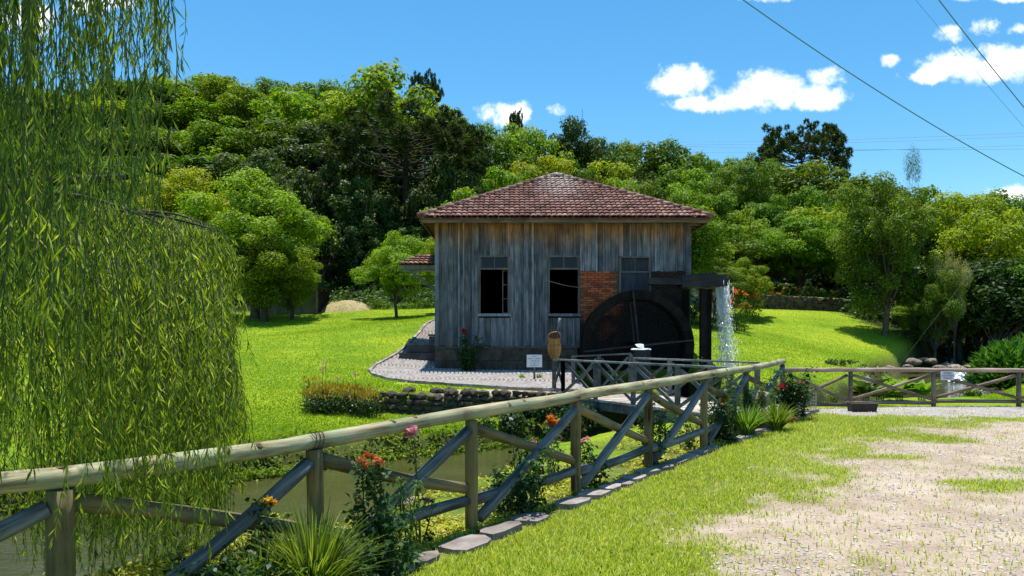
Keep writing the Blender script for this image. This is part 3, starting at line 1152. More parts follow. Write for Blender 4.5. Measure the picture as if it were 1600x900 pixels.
def tile_geo():
    """one curved tile in local axes: u across, w up the slope, n normal"""
    vs, fs = [], []
    for j, (wv_, lift, sc) in enumerate(((-.03, .06, 1.0), (TR + .03, .004, .9))):
        for i in range(7):
            t = i / 6
            th = PI * t
            vs.append((-math.cos(th) * TW * .52 * sc, wv_, .012 + lift + math.sin(th) * .042))
    n = 7
    for i in range(n - 1):
        fs.append((i, i + 1, n + i + 1, n + i))
    # front lip
    k = len(vs)
    for i in range(7):
        x, y_, z_ = vs[i]
        vs.append((x, y_ + .004, z_ - .035))
    for i in range(6):
        fs.append((i + 1, i, k + i, k + i + 1))
    return vs, fs


tv, tf = tile_geo()
tile_me = bpy.data.meshes.new('roof_tile')
tile_me.from_pydata(tv, [], tf)
tile_me.materials.append(M['tile'])
tile_me.update()
SL = math.hypot(RW / 2, AZ - EZ)
tcount = 0
extra = MB()
for s in range(4):
    a, b = C4[s], C4[(s + 1) % 4]
    u = (b - a).normalized()
    wv_ = (APX - (a + b) / 2).normalized()
    nn = u.cross(wv_).normalized()
    if nn.z < 0:
        nn = -nn
    rows = int(SL / TR)
    for r in range(rows):
        d0 = r * TR
        half = RW / 2 * (1 - (d0 + TR * .5) / SL)
        k = int(half / TW)
        for i in range(-k, k + 1):
            c = (a + b) / 2 + u * (i * TW + rng.uniform(-.008, .008)) + wv_ * d0 + nn * rng.uniform(0, .010)
            R = Matrix((u, wv_, nn)).transposed()
            if s == 0 and tcount < 300:
                o = link('roof_tile', tile_me)
                o.parent = roof
                mw = R.to_4x4()
                mw.translation = c - house.location
                o.matrix_local = mw
                tcount += 1
            else:
                extra.add([c + R @ Vector(v) for v in tv], tf)
extra.build('roof_tiling', M['tile'], roof, kind='stuff')
# ridge tiles on the hips
for s in range(4):
    a = C4[s] + Vector((0, 0, .03))
    e = APX + Vector((0, 0, .05))
    L = (e - a).length
    n = int(L / .38)
    dr = (e - a).normalized()
    for i in range(n):
        p0 = a + dr * (i * L / n - .03)
        p1 = a + dr * ((i + 1) * L / n + .03)
        m = MB()
        m.tube([p0 + Vector((0, 0, .055)), p1 + Vector((0, 0, .03))], [.10, .082], 8, .03)
        m.build('ridge_tile', M['tile'], roof, True)
# fascia, soffit, rafters
fb = MB()
fb.box(EX0 + .05, EX1 - .05, EY0 + .05, EY0 + .085, EZ - .15, EZ + .0)
fb.box(EX0 + .05, EX0 + .085, EY0 + .086, EY1 - .086, EZ - .15, EZ)
fb.box(EX1 - .085, EX1 - .05, EY0 + .086, EY1 - .086, EZ - .15, EZ)
fb.box(EX0 + .05, EX1 - .05, EY1 - .085, EY1 - .05, EZ - .15, EZ)
fb.build('fascia', M['beam'], roof)
y = EY0 + .3
while y < EY1 - .3:
    for x0, x1 in ((EX0 + .09, XL - .03), (XR + .03, EX1 - .09)):
        m = MB()
        m.box(x0, x1, y, y + .07, EZ - .12, EZ - .02)
        m.build('rafter', M['beam'], roof)
    y += .62
sb = MB()
sb.box(EX0 + .09, EX1 - .09, EY0 + .09, FY - .06, EZ - .05, EZ - .03)
sb.build('soffit', M['beam'], roof)
m = MB()
m.tube([at(640 + i * 50, 346 + i * .6, FY - .1) for i in range(1, 10)], .008, 5)
m.build('eave_wire', M['cable'], house)

# small tiled porch roof on the left side, over the steps
por = MB()
A_ = [Vector((-4.15, 27.2, 4.36)), Vector((-2.53, 27.2, 4.36)), Vector((-2.53, 28.5, 4.86)), Vector((-3.4, 28.5, 4.86)), Vector((-4.15, 29.8, 4.36)), Vector((-2.53, 29.8, 4.36))]
por.add(A_, [(0, 1, 2, 3), (0, 3, 4), (3, 2, 5, 4)])
porch = por.build('porch_roof', M['tile'], house)
pt = MB()
u = Vector((1, 0, 0))
wv_ = Vector((0, 1.3, .5)).normalized()
nn = u.cross(wv_)
R = Matrix((u, wv_, nn)).transposed()
for r in range(4):
    x = -4.05 + r * .17
    while x < -2.6:
        c = Vector((x, 27.2, 4.36)) + wv_ * r * TR
        pt.add([c + R @ Vector(v) for v in tv], tf)
        x += TW
pt.build('porch_tiling', M['tile'], porch, kind='stuff')
m = MB()
m.bar((-4.12, 27.24, 4.27), (-2.56, 27.24, 4.27), .08, .14)
m.build('porch_beam', M['shed'], porch)
for y in (27.3, 29.6):
    m = MB()
    m.bar((-3.75, y, 4.18), (-2.58, y, 3.25), .09, .10)
    m.bar((-4.0, y + .001, 4.15), (-2.6, y + .001, 4.15), .07, .06)
    m.build('brace', M['shed'], porch)

# stone steps by the left side
st = thing('stone_steps', 'dark stone steps against the left side of the plank house', 'steps', (-3.2, 27.3, .9))
for (x0, x1, y0, y1, z0, z1) in ((-4.0, -2.60, 26.45, 29.2, .5, 1.17), (-3.72, -2.60, 26.5, 29.0, 1.171, 1.50), (-2.98, -2.60, 26.75, 28.8, 1.501, 1.83)):
    m = MB()
    m.box(x0, x1, y0, y1, z0, z1 - .07, .008)
    m.box(x0 - .03, x1, y0 - .03, y1 + .03, z1 - .069, z1, .006)
    m.build('step', M['step'], st)

# ------------------------------------------------------------------ cobbled path
PATH_OUT = [(-3.0, 36), (-3.45, 33), (-3.75, 30), (-4.25, 27), (-4.55, 25), (-4.5, 23.6), (-4.15, 22.4), (-3.5, 21.3), (-2.6, 20.4), (-1.6, 19.85), (-.4, 19.6), (.8, 19.4), (1.75, 19.3), (2.3, 19.9), (2.05, 20.4), (1.95, 21.5), (1.95, 24.9), (-2.4, 24.9), (-2.45, 36)]


def in_poly(x, y, poly):
    c = np.zeros(x.shape, bool)
    n = len(poly)
    for i in range(n):
        x0, y0 = poly[i]
        x1, y1 = poly[(i + 1) % n]
        if y0 == y1:
            continue
        t = ((y0 > y) != (y1 > y)) & (x < (x1 - x0) * (y - y0) / (y1 - y0) + x0)
        c ^= t
    return c


cs = .13
lane = 1.7
cx, cy = np.meshgrid(np.arange(-5.6, 2.4, cs), np.arange(18.8, 36.5, cs * .8))
cy2 = cy + np.where((np.round(cx / cs).astype(int)) % 2, cs * .4, 0)
ph = ((cy2 + 10) % lane) / lane * 2 - 1
cx = cx + .50 * np.sqrt(np.clip(1 - (ph * .92) ** 2, 0, 1))
ok = in_poly(cx, cy2, PATH_OUT)
cx, cy2, ph = cx[ok], cy2[ok], ph[ok]
cz = height(cx, cy2)
n = len(cx)
hw = cs * .5 * .86
slope = np.where(np.abs(ph) < .97, -.50 * .92 ** 2 * ph / np.sqrt(np.clip(1 - (ph * .92) ** 2, .05, 1)) * 2 / lane, 0)
jz = rng.uniform(.0, .014, n) + .035
sc = rng.uniform(.85, 1.05, (n, 1))
cv = np.empty((n, 8, 3))
for i, (a, b) in enumerate(((-1, -1), (1, -1), (1, 1), (-1, 1))):
    dy = b * hw * .78 * sc[:, 0]
    dx = a * hw * .90 * sc[:, 0] + dy * np.clip(slope, -1.2, 1.2)
    cv[:, i] = np.stack([cx + dx * .86, cy2 + dy * .86, cz + jz], 1)
    cv[:, i + 4] = np.stack([cx + dx, cy2 + dy, cz - .03], 1)
q = np.arange(n)[:, None] * 8
cf = np.concatenate([q + np.array(f) for f in ((0, 1, 2, 3), (0, 4, 5, 1), (1, 5, 6, 2), (2, 6, 7, 3), (3, 7, 4, 0))])
# joint bed
px_, py_ = np.meshgrid(np.arange(-4.8, 2.5, .1), np.arange(18.8, 36.6, .1))
pz_ = height(px_, py_) + .012
ids = np.arange(px_.size).reshape(px_.shape)
ff = np.stack([ids[:-1, :-1], ids[:-1, 1:], ids[1:, 1:], ids[1:, :-1]], -1).reshape(-1, 4)
mid = np.stack([px_[:-1, :-1] + .05, py_[:-1, :-1] + .05], -1).reshape(-1, 2)
ff = ff[in_poly(mid[:, 0], mid[:, 1], PATH_OUT)]
path_o = link('path', np_mesh('path', np.stack([px_, py_, pz_], -1).reshape(-1, 3), ff, M['joint'], True), kind='structure')
link('cobbles', np_mesh('cobbles', cv.reshape(-1, 3), cf, M['cobble']), path_o, kind='stuff')
# path edging
eb = MB()
for a, b in zip(PATH_OUT[:13], PATH_OUT[1:13]):
    L = math.hypot(b[0] - a[0], b[1] - a[1])
    k = max(1, int(L / .28))
    for i in range(k):
        p = [a[j] + (b[j] - a[j]) * (i + .02) / k for j in (0, 1)]
        q_ = [a[j] + (b[j] - a[j]) * (i + .96) / k for j in (0, 1)]
        z0 = hgt(*p) + .03
        z1 = hgt(*q_) + .03
        eb.bar((p[0], p[1], z0), (q_[0], q_[1], z1), .11, .09 + rng.uniform(0, .02))
eb.build('path_edging', M['kerb'], path_o, kind='stuff')

# ------------------------------------------------------------------ water wheel
WC = Vector((3.98, 23.85, 1.44))
WR = 1.76
wheel = thing('water_wheel', 'big black soaked wooden water wheel standing in front of the brick wall', 'water wheel', WC)


def ring(y0, y1, r0, r1, n=40):
    m = MB()
    for i in range(n):
        a0 = 2 * PI * i / n
        a1 = 2 * PI * (i + 1) / n
        vs = []
        for y in (y0, y1):
            for r, a in ((r0, a0), (r1, a0), (r1, a1), (r0, a1)):
                vs.append((WC.x + r * math.cos(a), y, WC.z + r * math.sin(a)))
        m.add(vs, [(0, 1, 2, 3), (7, 6, 5, 4), (1, 5, 6, 2), (3, 7, 4, 0)])
    return m


for y in (23.45, 24.18):
    ring(y, y + .06, WR - .27, WR).build('rim', M['wet'], wheel)
ring(23.52, 24.17, WR - .30, WR - .265).build('drum', M['wet'], wheel)
for i in range(28):
    a = 2 * PI * i / 28
    m = MB()
    p0 = WC + Vector((math.cos(a) * (WR - .26), 0, math.sin(a) * (WR - .26)))
    p1 = WC + Vector((math.cos(a + .12) * (WR - .01), 0, math.sin(a + .12) * (WR - .01)))
    d = (p1 - p0)
    t = Vector((-d.z, 0, d.x)).normalized() * .015
    m.obox((p0 + p1) / 2, d / 2, Vector((0, .325, 0)), t)
    m.build('paddle', M['wet'], wheel)
for k in range(4):
    a = math.radians(96 + 90 * k)
    for y in (23.44, 24.25):
        m = MB()
        m.bar(WC + Vector((math.cos(a) * .1, y - WC.y, math.sin(a) * .1)), WC + Vector((math.cos(a) * (WR - .02), y - WC.y, math.sin(a) * (WR - .02))), .05, .13, (0, 1, 0))
        m.build('spoke', M['flume'], wheel)
m = MB()
m.tube([WC + Vector((0, -.75, 0)), WC + Vector((0, 1.1, 0))], .13, 10)
m.build('axle', M['wet'], wheel)

st_ = at(1003, 545, 22.6)
stump = thing('bearing_stump', 'black timber bearing block topped with a pale stone in front of the wheel', 'stump', (st_.x, 22.75, -.95))
m = MB()
m.tube([(st_.x, 22.75, -.95), (st_.x, 22.75, .6), (st_.x + .01, 22.75, 1.33)], [.34, .30, .27], 12, .05)
m.build('block', M['barrel'], stump)
m = MB()
m.tube([(st_.x, 22.75, 1.33), (st_.x, 22.75, 1.37)], [.31, .29], 10, .06)
m.tube([(st_.x - .05, 22.75, 1.371), (st_.x + .02, 22.75, 1.44), (st_.x + .08, 22.75, 1.47)], [.16, .11, .03], 8, .2)
m.build('cap_stone', M['whitestone'], stump)

flume = thing('flume', 'black hollowed timber flume carrying water out past the corner of the mill', 'flume', at(1092, 575, 23.8))
m = MB()
m.bar(at(1012, 440, 23.75), at(1066, 441, 23.75), .5, .20)
m.build('feed_beam', M['flume'], flume)
a, b = at(1062, 441, 23.8), at(1132, 440, 23.8)
for dy in (-.3, .3):
    m = MB()
    m.bar(a + Vector((0, dy, .0)), b + Vector((0, dy, .02)), .07, .38)
    m.build('trough_side', M['flume'], flume)
m = MB()
m.bar(a + Vector((0, 0, -.16)), b + Vector((0, 0, -.14)), .52, .06)
m.build('trough_floor', M['flume'], flume)
m = MB()
m.bar(a + Vector((.2, -.1, .20)), b + Vector((-.35, -.1, .26)), .1, .05)
m.build('cross_batten', M['flume'], flume)
for i, px in enumerate((1098, 1105)):
    m = MB()
    p = at(px, 450, 23.62 + i * .3)
    g = hgt(p.x, p.y)
    m.bar((p.x, p.y, g - .3), (p.x + .02, p.y, 3.25), .20, .20)
    m.build('post', M['wet'], flume)
p = at(1071, 450, 24.3)
m = MB()
m.bar((p.x, p.y, hgt(p.x, p.y) - .3), (p.x, p.y, 3.25), .16, .16)
m.build('post', M['wet'], flume)

# falling water: many torn sheets and drops
wfx, wfy = at(1126, 440, 23.8).x, 23.8
fv, ff_, nb = [], [], 0
r_ = np.random.default_rng(5)
for i in range(3000):
    t = r_.random() ** 1.05
    z = 3.42 - t * 2.95
    cxx = wfx + .02 + .22 * t ** .8
    wd = .19 + .10 * t
    x = cxx + r_.normal() * wd * .55
    y = wfy + r_.normal() * .16
    s = .006 + .018 * r_.random() ** 2.5
    L = s * r_.uniform(2.0, 7.0 if t > .25 else 10)
    v = [(x - s * .6, y, z), (x + s * .6, y, z), (x, y - s * .6, z), (x, y + s * .6, z), (x + s * .2 * r_.normal(), y, z + L), (x + s * .2 * r_.normal(), y, z - L * .6)]
    fv += v
    for f in ((0, 2, 4), (2, 1, 4), (1, 3, 4), (3, 0, 4), (2, 0, 5), (1, 2, 5), (3, 1, 5), (0, 3, 5)):
        ff_.append([nb + k for k in f])
    nb += 6
wf_me = np_mesh('falling_water', np.array(fv), np.array(ff_), M['fall'], True)
wf_o = link('falling_water', wf_me)
tag(wf_o, 'white stream of water falling from the end of the black flume', 'waterfall')
m = MB()
for k in range(5):
    pts = [(wfx - .13 + .05 * k + .02 * math.sin(j * 2 + k) + .05 * (j / 8) ** 2, wfy - .05 + .02 * k, 3.50 - .14 * j) for j in range(9)]
    m.tube(pts, [.06 * (1 - j / 14) for j in range(9)], 6, .35)
m.build('sheet', M['fall'], wf_o, True)

# ------------------------------------------------------------------ timber bridge
BA, BB = Vector((2.30, 19.55, 0)), Vector((5.02, 14.25, 0))
bd = (BB - BA).normalized()
bp = Vector((-bd.y, bd.x, 0))          # to the right / far side
DZ = .22
bridge = thing('footbridge', 'weathered grey plank footbridge with thin cross braced railings leading to the mill', 'footbridge', ((BA + BB) / 2))
L = (BB - BA).length
n = int(L / .16)
for i in range(n):
    c = BA + bd * ((i + .5) * L / n)
    m = MB()
    j = rng.uniform(-.03, .03)
    m.obox(Vector((c.x, c.y, DZ - .02 + rng.uniform(-.004, .004))) + bp * j, bp * 1.18, bd * (L / n * .47), Vector((0, 0, .02)))
    m.build('deck_board', M['deck'], bridge)
for s in (-1, 1):
    m = MB()
    m.bar(BA + bp * s * 1.0 + Vector((0, 0, DZ - .15)), BB + bp * s * 1.0 + Vector((0, 0, DZ - .15)), .14, .2)
    m.build('stringer', M['darkrail'], bridge)
RZ = DZ + .90


def xrail(owner, pts, zt, mats, rail_mat, post_w=.10, brace_w=.065, rail_r=None, skip_first=False, low_rail=False, base=None, double=True, railh=.042):
    """posts at pts, X braces between, one continuous flat rail"""
    for i, p in enumerate(pts):
        if skip_first and i == 0:
            continue
        b = base(p) if base else DZ - .3
        m = MB()
        m.bar((p[0], p[1], b), (p[0], p[1], zt(p) - railh / 2 - .002), post_w, post_w)
        m.build('post', mats, owner)
    for p, q in zip(pts[:-1], pts[1:]):
        zb0 = (base(p) + .25) if base else DZ + .06
        zb1 = (base(q) + .25) if base else DZ + .06
        d = (Vector((q[0] - p[0], q[1] - p[1], 0))).normalized()
        side = Vector((-d.y, d.x, 0))
        for k, (za, zb_) in enumerate(((zb0, zt(q) - .1), (zt(p) - .1, zb1))):
            o = side * (.034 if k else -.034)
            m = MB()
            m.bar(Vector((p[0], p[1], za)) + d * .06 + o, Vector((q[0], q[1], zb_)) - d * .06 + o, brace_w * .6, brace_w)
            m.build('brace', mats, owner)
        m = MB()
        m.bar(Vector((p[0], p[1], zt(p))) - d * .02, Vector((q[0], q[1], zt(q))) + d * .02 - Vector((0, 0, .001)), .11, railh)
        m.build('rail', rail_mat, owner)


def lerp_pts(a, b, n):
    return [(a.x + (b.x - a.x) * i / n, a.y + (b.y - a.y) * i / n) for i in range(n + 1)]


nl = lerp_pts(BA - bp * 1.12, BB - bp * 1.12, 4)
xrail(bridge, nl, lambda p: RZ, M['darkrail'], M['greyrail'])
fl = lerp_pts(BA + bp * 1.12, BA + (BB - BA) * .74 + bp * 1.12, 3)
xrail(bridge, fl, lambda p: RZ + .02, M['darkrail'], M['greyrail'])

pitf = thing('pit_railing', 'dark cross braced railing along the edge of the wheel pit beside the path', 'railing', (2.0, 20.5, .2))
pa = [(1.72, 20.9), (2.38, 20.45), (fl[0][0] - .1, fl[0][1] + .05)]
xrail(pitf, pa, lambda p: 1.17 + .06 * (p[0] - 1.7), M['darkrail'], M['darkrail'], base=lambda p: .05)
nr_ = thing('path_railing', 'short dark railing between the jug sign and the bridge', 'railing', (1.1, 19.4, .2))
p0 = at(866, 600, 19.6)
xrail(nr_, [(p0.x, 19.6), nl[0]], lambda p: RZ, M['darkrail'], M['greyrail'], base=lambda p: .15)

# ------------------------------------------------------------------ log fence in front
def rail_h(i):
    return [.96, .95, .965, 1.01, 1.055, 1.10, 1.13, 1.145, 1.19][i]


fence = thing('log_fence', 'rustic round log fence with cross braces running from the willow towards the footbridge', 'fence', (FENCE[4][0], FENCE[4][1], 0))


def build_along(m, name, mat, parent, d):
    """mesh whose own x axis runs along d, so that the grain follows the log"""
    d = Vector(d).normalized()
    Rm = d.to_track_quat('X', 'Z').to_matrix()
    c = sum((Vector(v) for v in m.v), Vector((0, 0, 0))) / len(m.v)
    inv = Rm.transposed()
    me = bpy.data.meshes.new(name)
    me.from_pydata([tuple(inv @ (Vector(v) - c)) for v in m.v], [], m.f)
    me.materials.append(mat)
    me.polygons.foreach_set('use_smooth', [True] * len(me.polygons))
    me.update()
    o = link(name, me, parent)
    mw = Rm.to_4x4()
    mw.translation = c - root_loc(parent)
    o.matrix_local = mw
    return o


def logtube(p0, p1, r0, r1, mat, name, nseg=9, wob=.016, n=14, own=None):
    p0, p1 = Vector(p0), Vector(p1)
    d = (p1 - p0).normalized()
    b1 = Vector(rng.normal(size=3)) * wob
    b2 = Vector(rng.normal(size=3)) * wob * .35
    pts, rr = [], []
    f1 = rng.uniform(0, 6)
    for i in range(nseg + 1):
        t = i / nseg
        pts.append(p0.lerp(p1, t) + b1 * math.sin(PI * t) + b2 * math.sin(2 * PI * t))
        rr.append((r0 + (r1 - r0) * t) * (1 + .025 * math.sin(7 * t + f1)))
    m = MB()
    m.tube(pts, rr, n, .012)
    if mat is M['logpost']:
        return m.build(name, mat, own or fence, True)
    return build_along(m, name, mat, own or fence, d)


tops = [Vector((p[0], p[1], rail_h(i))) for i, p in enumerate(FENCE)]
g0 = [hgt(p[0], p[1]) for p in FENCE]
# three long top rails, butted at posts 2, 4 and ending past the last post
dirF = lambda a, b: (tops[b] - tops[a]).normalized()
def rail_multi(ids, r0, r1, ext0=0, ext1=0):
    pts = [tops[i].copy() for i in ids]
    pts[0] -= dirF(ids[0], ids[1]) * ext0
    pts[-1] += dirF(ids[-2], ids[-1]) * ext1
    dense, rr = [], []
    tot = len(pts) - 1
    for k in range(tot):
        for s in range(7):
            t = s / 7
            dense.append(pts[k].lerp(pts[k + 1], t) + Vector((0, 0, .008 * math.sin((k + t) * 2.6 + r0 * 900))))
            rr.append((r0 + (r1 - r0) * (k + t) / tot) * (1 + .03 * math.sin((k + t) * 4.3 + r0 * 500)))
    dense.append(pts[-1])
    rr.append(r1)
    m = MB()
    m.tube(dense, rr, 16, .012)
    build_along(m, 'top_rail', M['log'], fence, dense[-1] - dense[0])
    for k in range(8):      # knots
        j = rng.integers(2, len(dense) - 2)
        a = rng.uniform(-2.6, -.6)
        mm = MB()
        n_ = Vector((math.cos(a) * .8, math.cos(a) * -.6, -math.sin(a))).normalized()
        mm.tube([dense[j] + n_ * rr[j] * .9, dense[j] + n_ * (rr[j] * 1.04)], [.028, .02], 8, .1)
        mm.build('knot', M['logpost'], fence, True)


rail_multi([0, 1, 2], .056, .052, .4, 0)
rail_multi([2, 3, 4], .055, .057, -.004, 0)
rail_multi([4, 5, 6, 7, 8], .058, .055, -.004, .12)
for i, p in enumerate(FENCE):
    r = [.065, .066, .056, .055, .052, .052, .052, .05, .055][i]
    logtube((p[0] + .0, p[1], g0[i] - .3), (p[0], p[1], tops[i].z - .055), r * 1.05, r, M['logpost'], 'post', 8, .006)
for i in range(len(FENCE) - 1):
    a, b = Vector((*FENCE[i], 0)), Vector((*FENCE[i + 1], 0))
    d = (b - a).normalized()
    side = Vector((-d.y, d.x, 0))
    # rising brace (in front), falling brace in two butted halves, low rail
    logtube(a + d * .09 + Vector((0, 0, g0[i] + .10)) - side * .015, b - d * .06 + Vector((0, 0, tops[i + 1].z - .14)) - side * .015, .052, .047, M['logbrace'], 'brace')
    p0 = a + d * .06 + Vector((0, 0, tops[i].z - .13)) + side * .02
    p1 = b - d * .05 + Vector((0, 0, g0[i + 1] + .38)) + side * .02
    logtube(p0, p1, .05, .045, M['logbrown'], 'brace')
    if i >= 0:
        logtube(a + d * .05 + Vector((0, 0, g0[i] + .26)) + side * .01, b - d * .05 + Vector((0, 0, g0[i + 1] + .27)) + side * .01, .05, .047, M['logbrace'], 'low_rail')
# wire binding on the second joint
m = MB()
t2 = tops[2]
for k in range(3):
    pts = []
    for s in range(13):
        a = 2 * PI * s / 12
        c = dirF(1, 2) * (.03 * k - .03 + .02 * math.sin(a))
        sd2 = Vector((-dirF(1, 2).y, dirF(1, 2).x, 0))
        pts.append(t2 + c + sd2 * math.cos(a) * .061 + Vector((0, 0, math.sin(a) * .061)))
    m.tube(pts, .003, 4, cap=False)
m.tube([t2 + Vector((-.02, -.05, .07)), t2 + Vector((.08, -.1, -.02)), t2 + Vector((.14, -.12, -.10))], .003, 4)
m.build('wire_binding', M['barkdark'], fence)

# ------------------------------------------------------------------ right fence
rfence = thing('timber_fence', 'brown squared timber fence with X braces along the far edge of the gravel', 'fence', (9.5, 16.6, .1))
RY = 16.75
rx = [X_ for X_ in ((1228 - 800) / F * RY, (1330 - 800) / F * RY, (1461 - 800) / F * RY, (1596 - 800) / F * RY, (1728 - 800) / F * RY, (1860 - 800) / F * RY)]
rpts = [(x, RY + .03 * k) for k, x in enumerate(rx)]
rtop = lambda p: EYE - (577.5 - 530) / F * RY + (rx[0] - p[0]) * .004
for i, p in enumerate(rpts):
    if i == 0:
        continue
    m = MB()
    m.tube([(p[0], p[1], hgt(*p) - .3), (p[0], p[1], .5), (p[0], p[1], rtop(p) - .052)], [.052, .05, .05], 8, .05)
    m.build('post', M['rfence'], rfence, True)
for p, q in zip(rpts[:-1], rpts[1:]):
    g = hgt(*p)
    for k in range(2):
        m = MB()
        a = Vector((p[0] + .06, p[1] + (.03 if k else -.025), (g + .2) if k else rtop(p) - .12))
        b = Vector((q[0] - .06, q[1] + (.03 if k else -.025), rtop(q) - .12 if k else g + .2))
        m.tube([a, a.lerp(b, .5) + Vector((0, 0, rng.uniform(-.01, .01))), b], .036, 8, .05)
        m.build('brace', M['rfence'], rfence, True)
    m = MB()
    m.tube([(p[0] + .05, p[1], g + .12), ((p[0] + q[0]) / 2, p[1] + .01, g + .12), (q[0] - .05, q[1], g + .11)], .042, 8, .06)
    m.build('low_rail', M['rfence'], rfence, True)
for a, b in ((0, 3), (3, 5)):
    m = MB()
    pts = []
    for k in range(a, b):
        for s in range(5):
            t = s / 5
            p, q = rpts[k], rpts[k + 1]
            pts.append((p[0] + (q[0] - p[0]) * t, p[1], rtop(p) * (1 - t) + rtop(q) * t + rng.uniform(-.006, .006)))
    pts.append((*rpts[b], rtop(rpts[b])))
    pts[0] = (pts[0][0] - (.12 if a == 0 else -.01), pts[0][1], pts[0][2])
    m.tube(pts, .05, 10, .04)
    m.build('top_rail', M['rrail'], rfence, True)

# ------------------------------------------------------------------ signs
def text_mesh(name, txt, size, loc, parent, mat, width=None, depth=.002):
    c = bpy.data.curves.new(name, 'FONT')
    c.body = txt
    c.size = size
    c.align_x = 'CENTER'
    c.align_y = 'CENTER'
    c.extrude = depth
    tmp = bpy.data.objects.new('tmp', c)
    col.objects.link(tmp)
    dg = bpy.context.evaluated_depsgraph_get()
    dg.update()
    me = bpy.data.meshes.new_from_object(tmp.evaluated_get(dg))
    col.objects.unlink(tmp)
    bpy.data.objects.remove(tmp)
    me.name = name
    me.materials.clear()
    me.materials.append(mat)
    v = np.empty(len(me.vertices) * 3, np.float32)
    me.vertices.foreach_get('co', v)
    v = v.reshape(-1, 3)
    k = 1.0
    if width:
        k = width / max(1e-6, np.ptp(v[:, 0]))
    off = Vector(loc) - root_loc(parent)
    out = np.stack([v[:, 0] * k + off.x, -v[:, 2] + off.y, v[:, 1] + off.z], 1)
    me.vertices.foreach_set('co', out.astype(np.float32).ravel())
    me.update()
    return link(name, me, parent)


def scribble(name, c, widths, dz, h, parent, mat, y):
    """rows of unreadable lettering: small uneven strokes as in the photo"""
    for k, wd in enumerate(widths):
        m = MB()
        x = c.x - wd / 2
        zz = c.z - dz * k
        while x < c.x + wd / 2:
            cw = h * rng.uniform(.45, .7)
            kind = rng.integers(0, 3)
            m.box(x, x + cw * .26, y - .002, y, zz - h / 2, zz + h / 2)
            if kind != 0:
                m.box(x + cw * .27, x + cw, y - .002, y, zz + h * .3, zz + h / 2)
            if kind != 1:
                m.box(x + cw * .27, x + cw, y - .002, y, zz - h / 2, zz - h * .3)
            if kind == 2:
                m.box(x + cw * .74, x + cw, y - .0021, y, zz - h * .29, zz + h * .29)
            x += cw * 1.35 + (h * .5 if rng.random() < .16 else 0)
        m.build(name, mat, parent)


# white notice by the plinth
SY = 21.6
c = at(835, 564, SY)
gz = hgt(c.x, SY)
s1 = thing('notice_sign', 'small white notice board on a thin post in front of the stone plinth', 'sign', (c.x, SY, gz))
m = MB()
hwid, hhei = 12 / F * SY, 9.7 / F * SY
m.box(c.x - hwid, c.x + hwid, SY - .012, SY + .012, c.z - hhei, c.z + hhei)
m.build('board', M['white'], s1)
m = MB()
m.box(c.x - .03, c.x + .03, SY + .0125, SY + .07, gz - .2, c.z + .1)
m.build('post', M['frame'], s1)
wds = [.14, .37, .24, .24, .22]
for k, wd in enumerate(wds):
    scribble('lettering', Vector((c.x, 0, c.z + .135 - .066 * k)), [wd], .1, .030, s1, M['ink'], SY - .0125)

# jug shaped varnished sign
SY = 19.55
c = at(866.5, 530, SY)
gz = hgt(c.x, SY)
s2 = thing('jug_sign', 'orange varnished wooden sign shaped like a jug with a stick handle beside the path', 'sign', (c.x, SY, gz))
k = SY / F
lz = lambda py: EYE - (py - 530) * k
lx = lambda px: (px - 800) * k
left = [(lx(a), lz(b)) for a, b in [(866, 565), (861, 560), (857.5, 554), (855.8, 548), (855.6, 543), (856.5, 538), (857.5, 534), (856, 530), (855.8, 527)]]
right = [(lx(a), lz(b)) for a, b in [(870, 565), (873, 560), (875.5, 553), (876.8, 547), (877, 542), (876, 537), (874.8, 533.5), (875.5, 529), (875.6, 526)]]
m = MB()
nL = len(left)
vs = [(x, SY - .02, z) for x, z in left] + [(x, SY - .02, z) for x, z in right] + [(x, SY + .02, z) for x, z in left] + [(x, SY + .02, z) for x, z in right]
fs = []
for i in range(nL - 1):
    fs += [(i, nL + i, nL + i + 1, i + 1), (2 * nL + i, 2 * nL + i + 1, 3 * nL + i + 1, 3 * nL + i), (i, i + 1, 2 * nL + i + 1, 2 * nL + i), (nL + i, 3 * nL + i, 3 * nL + i + 1, nL + i + 1)]
fs += [(0, 2 * nL, 3 * nL, nL), (nL - 1, 2 * nL - 1, 4 * nL - 1, 3 * nL - 1)]
m.add(vs, fs)
body = m.build('board', M['jug'], s2)
# carved rim round the open mouth
m = MB()
rim = [(lx(a), SY - .028, lz(b)) for a, b in [(855.8, 527), (858, 522), (863, 519.5), (869, 518.5), (874, 519.5), (875.6, 525.5), (873, 528.5), (867, 530), (860, 529), (855.8, 527)]]
m.tube(rim, .013, 6, cap=False)
m.build('mouth_rim', M['jug'], s2, True)
m = MB()
m.add([(x, SY - .0215, z) for x, _, z in rim[:-1]], [tuple(range(9))])
m.build('mouth', M['jugtext'], s2)
m = MB()
m.tube([at(870.3, 527, SY - .045), at(871.3, 516, SY - .045), at(872.5, 513, SY - .04)], .017, 7, .1)
m.tube([at(871.3, 515, SY - .04), at(873, 506, SY - .035), at(874.8, 497, SY - .03)], [.022, .03, .033], 8, .1)
m.build('handle', M['batten'], s2, True)
for wd, py, hh in ((.22, 539.5, .05), (.20, 547, .04), (.19, 551, .035), (.14, 556, .04)):
    scribble('lettering', Vector((c.x - .005, 0, lz(py))), [wd], .1, hh, s2, M['jugtext'], SY - .0205)
m = MB()
m.bar((c.x - .02, SY + .05, gz - .3), (c.x - .02, SY + .05, lz(560)), .085, .055)
m.build('post', M['logpost'], s2)

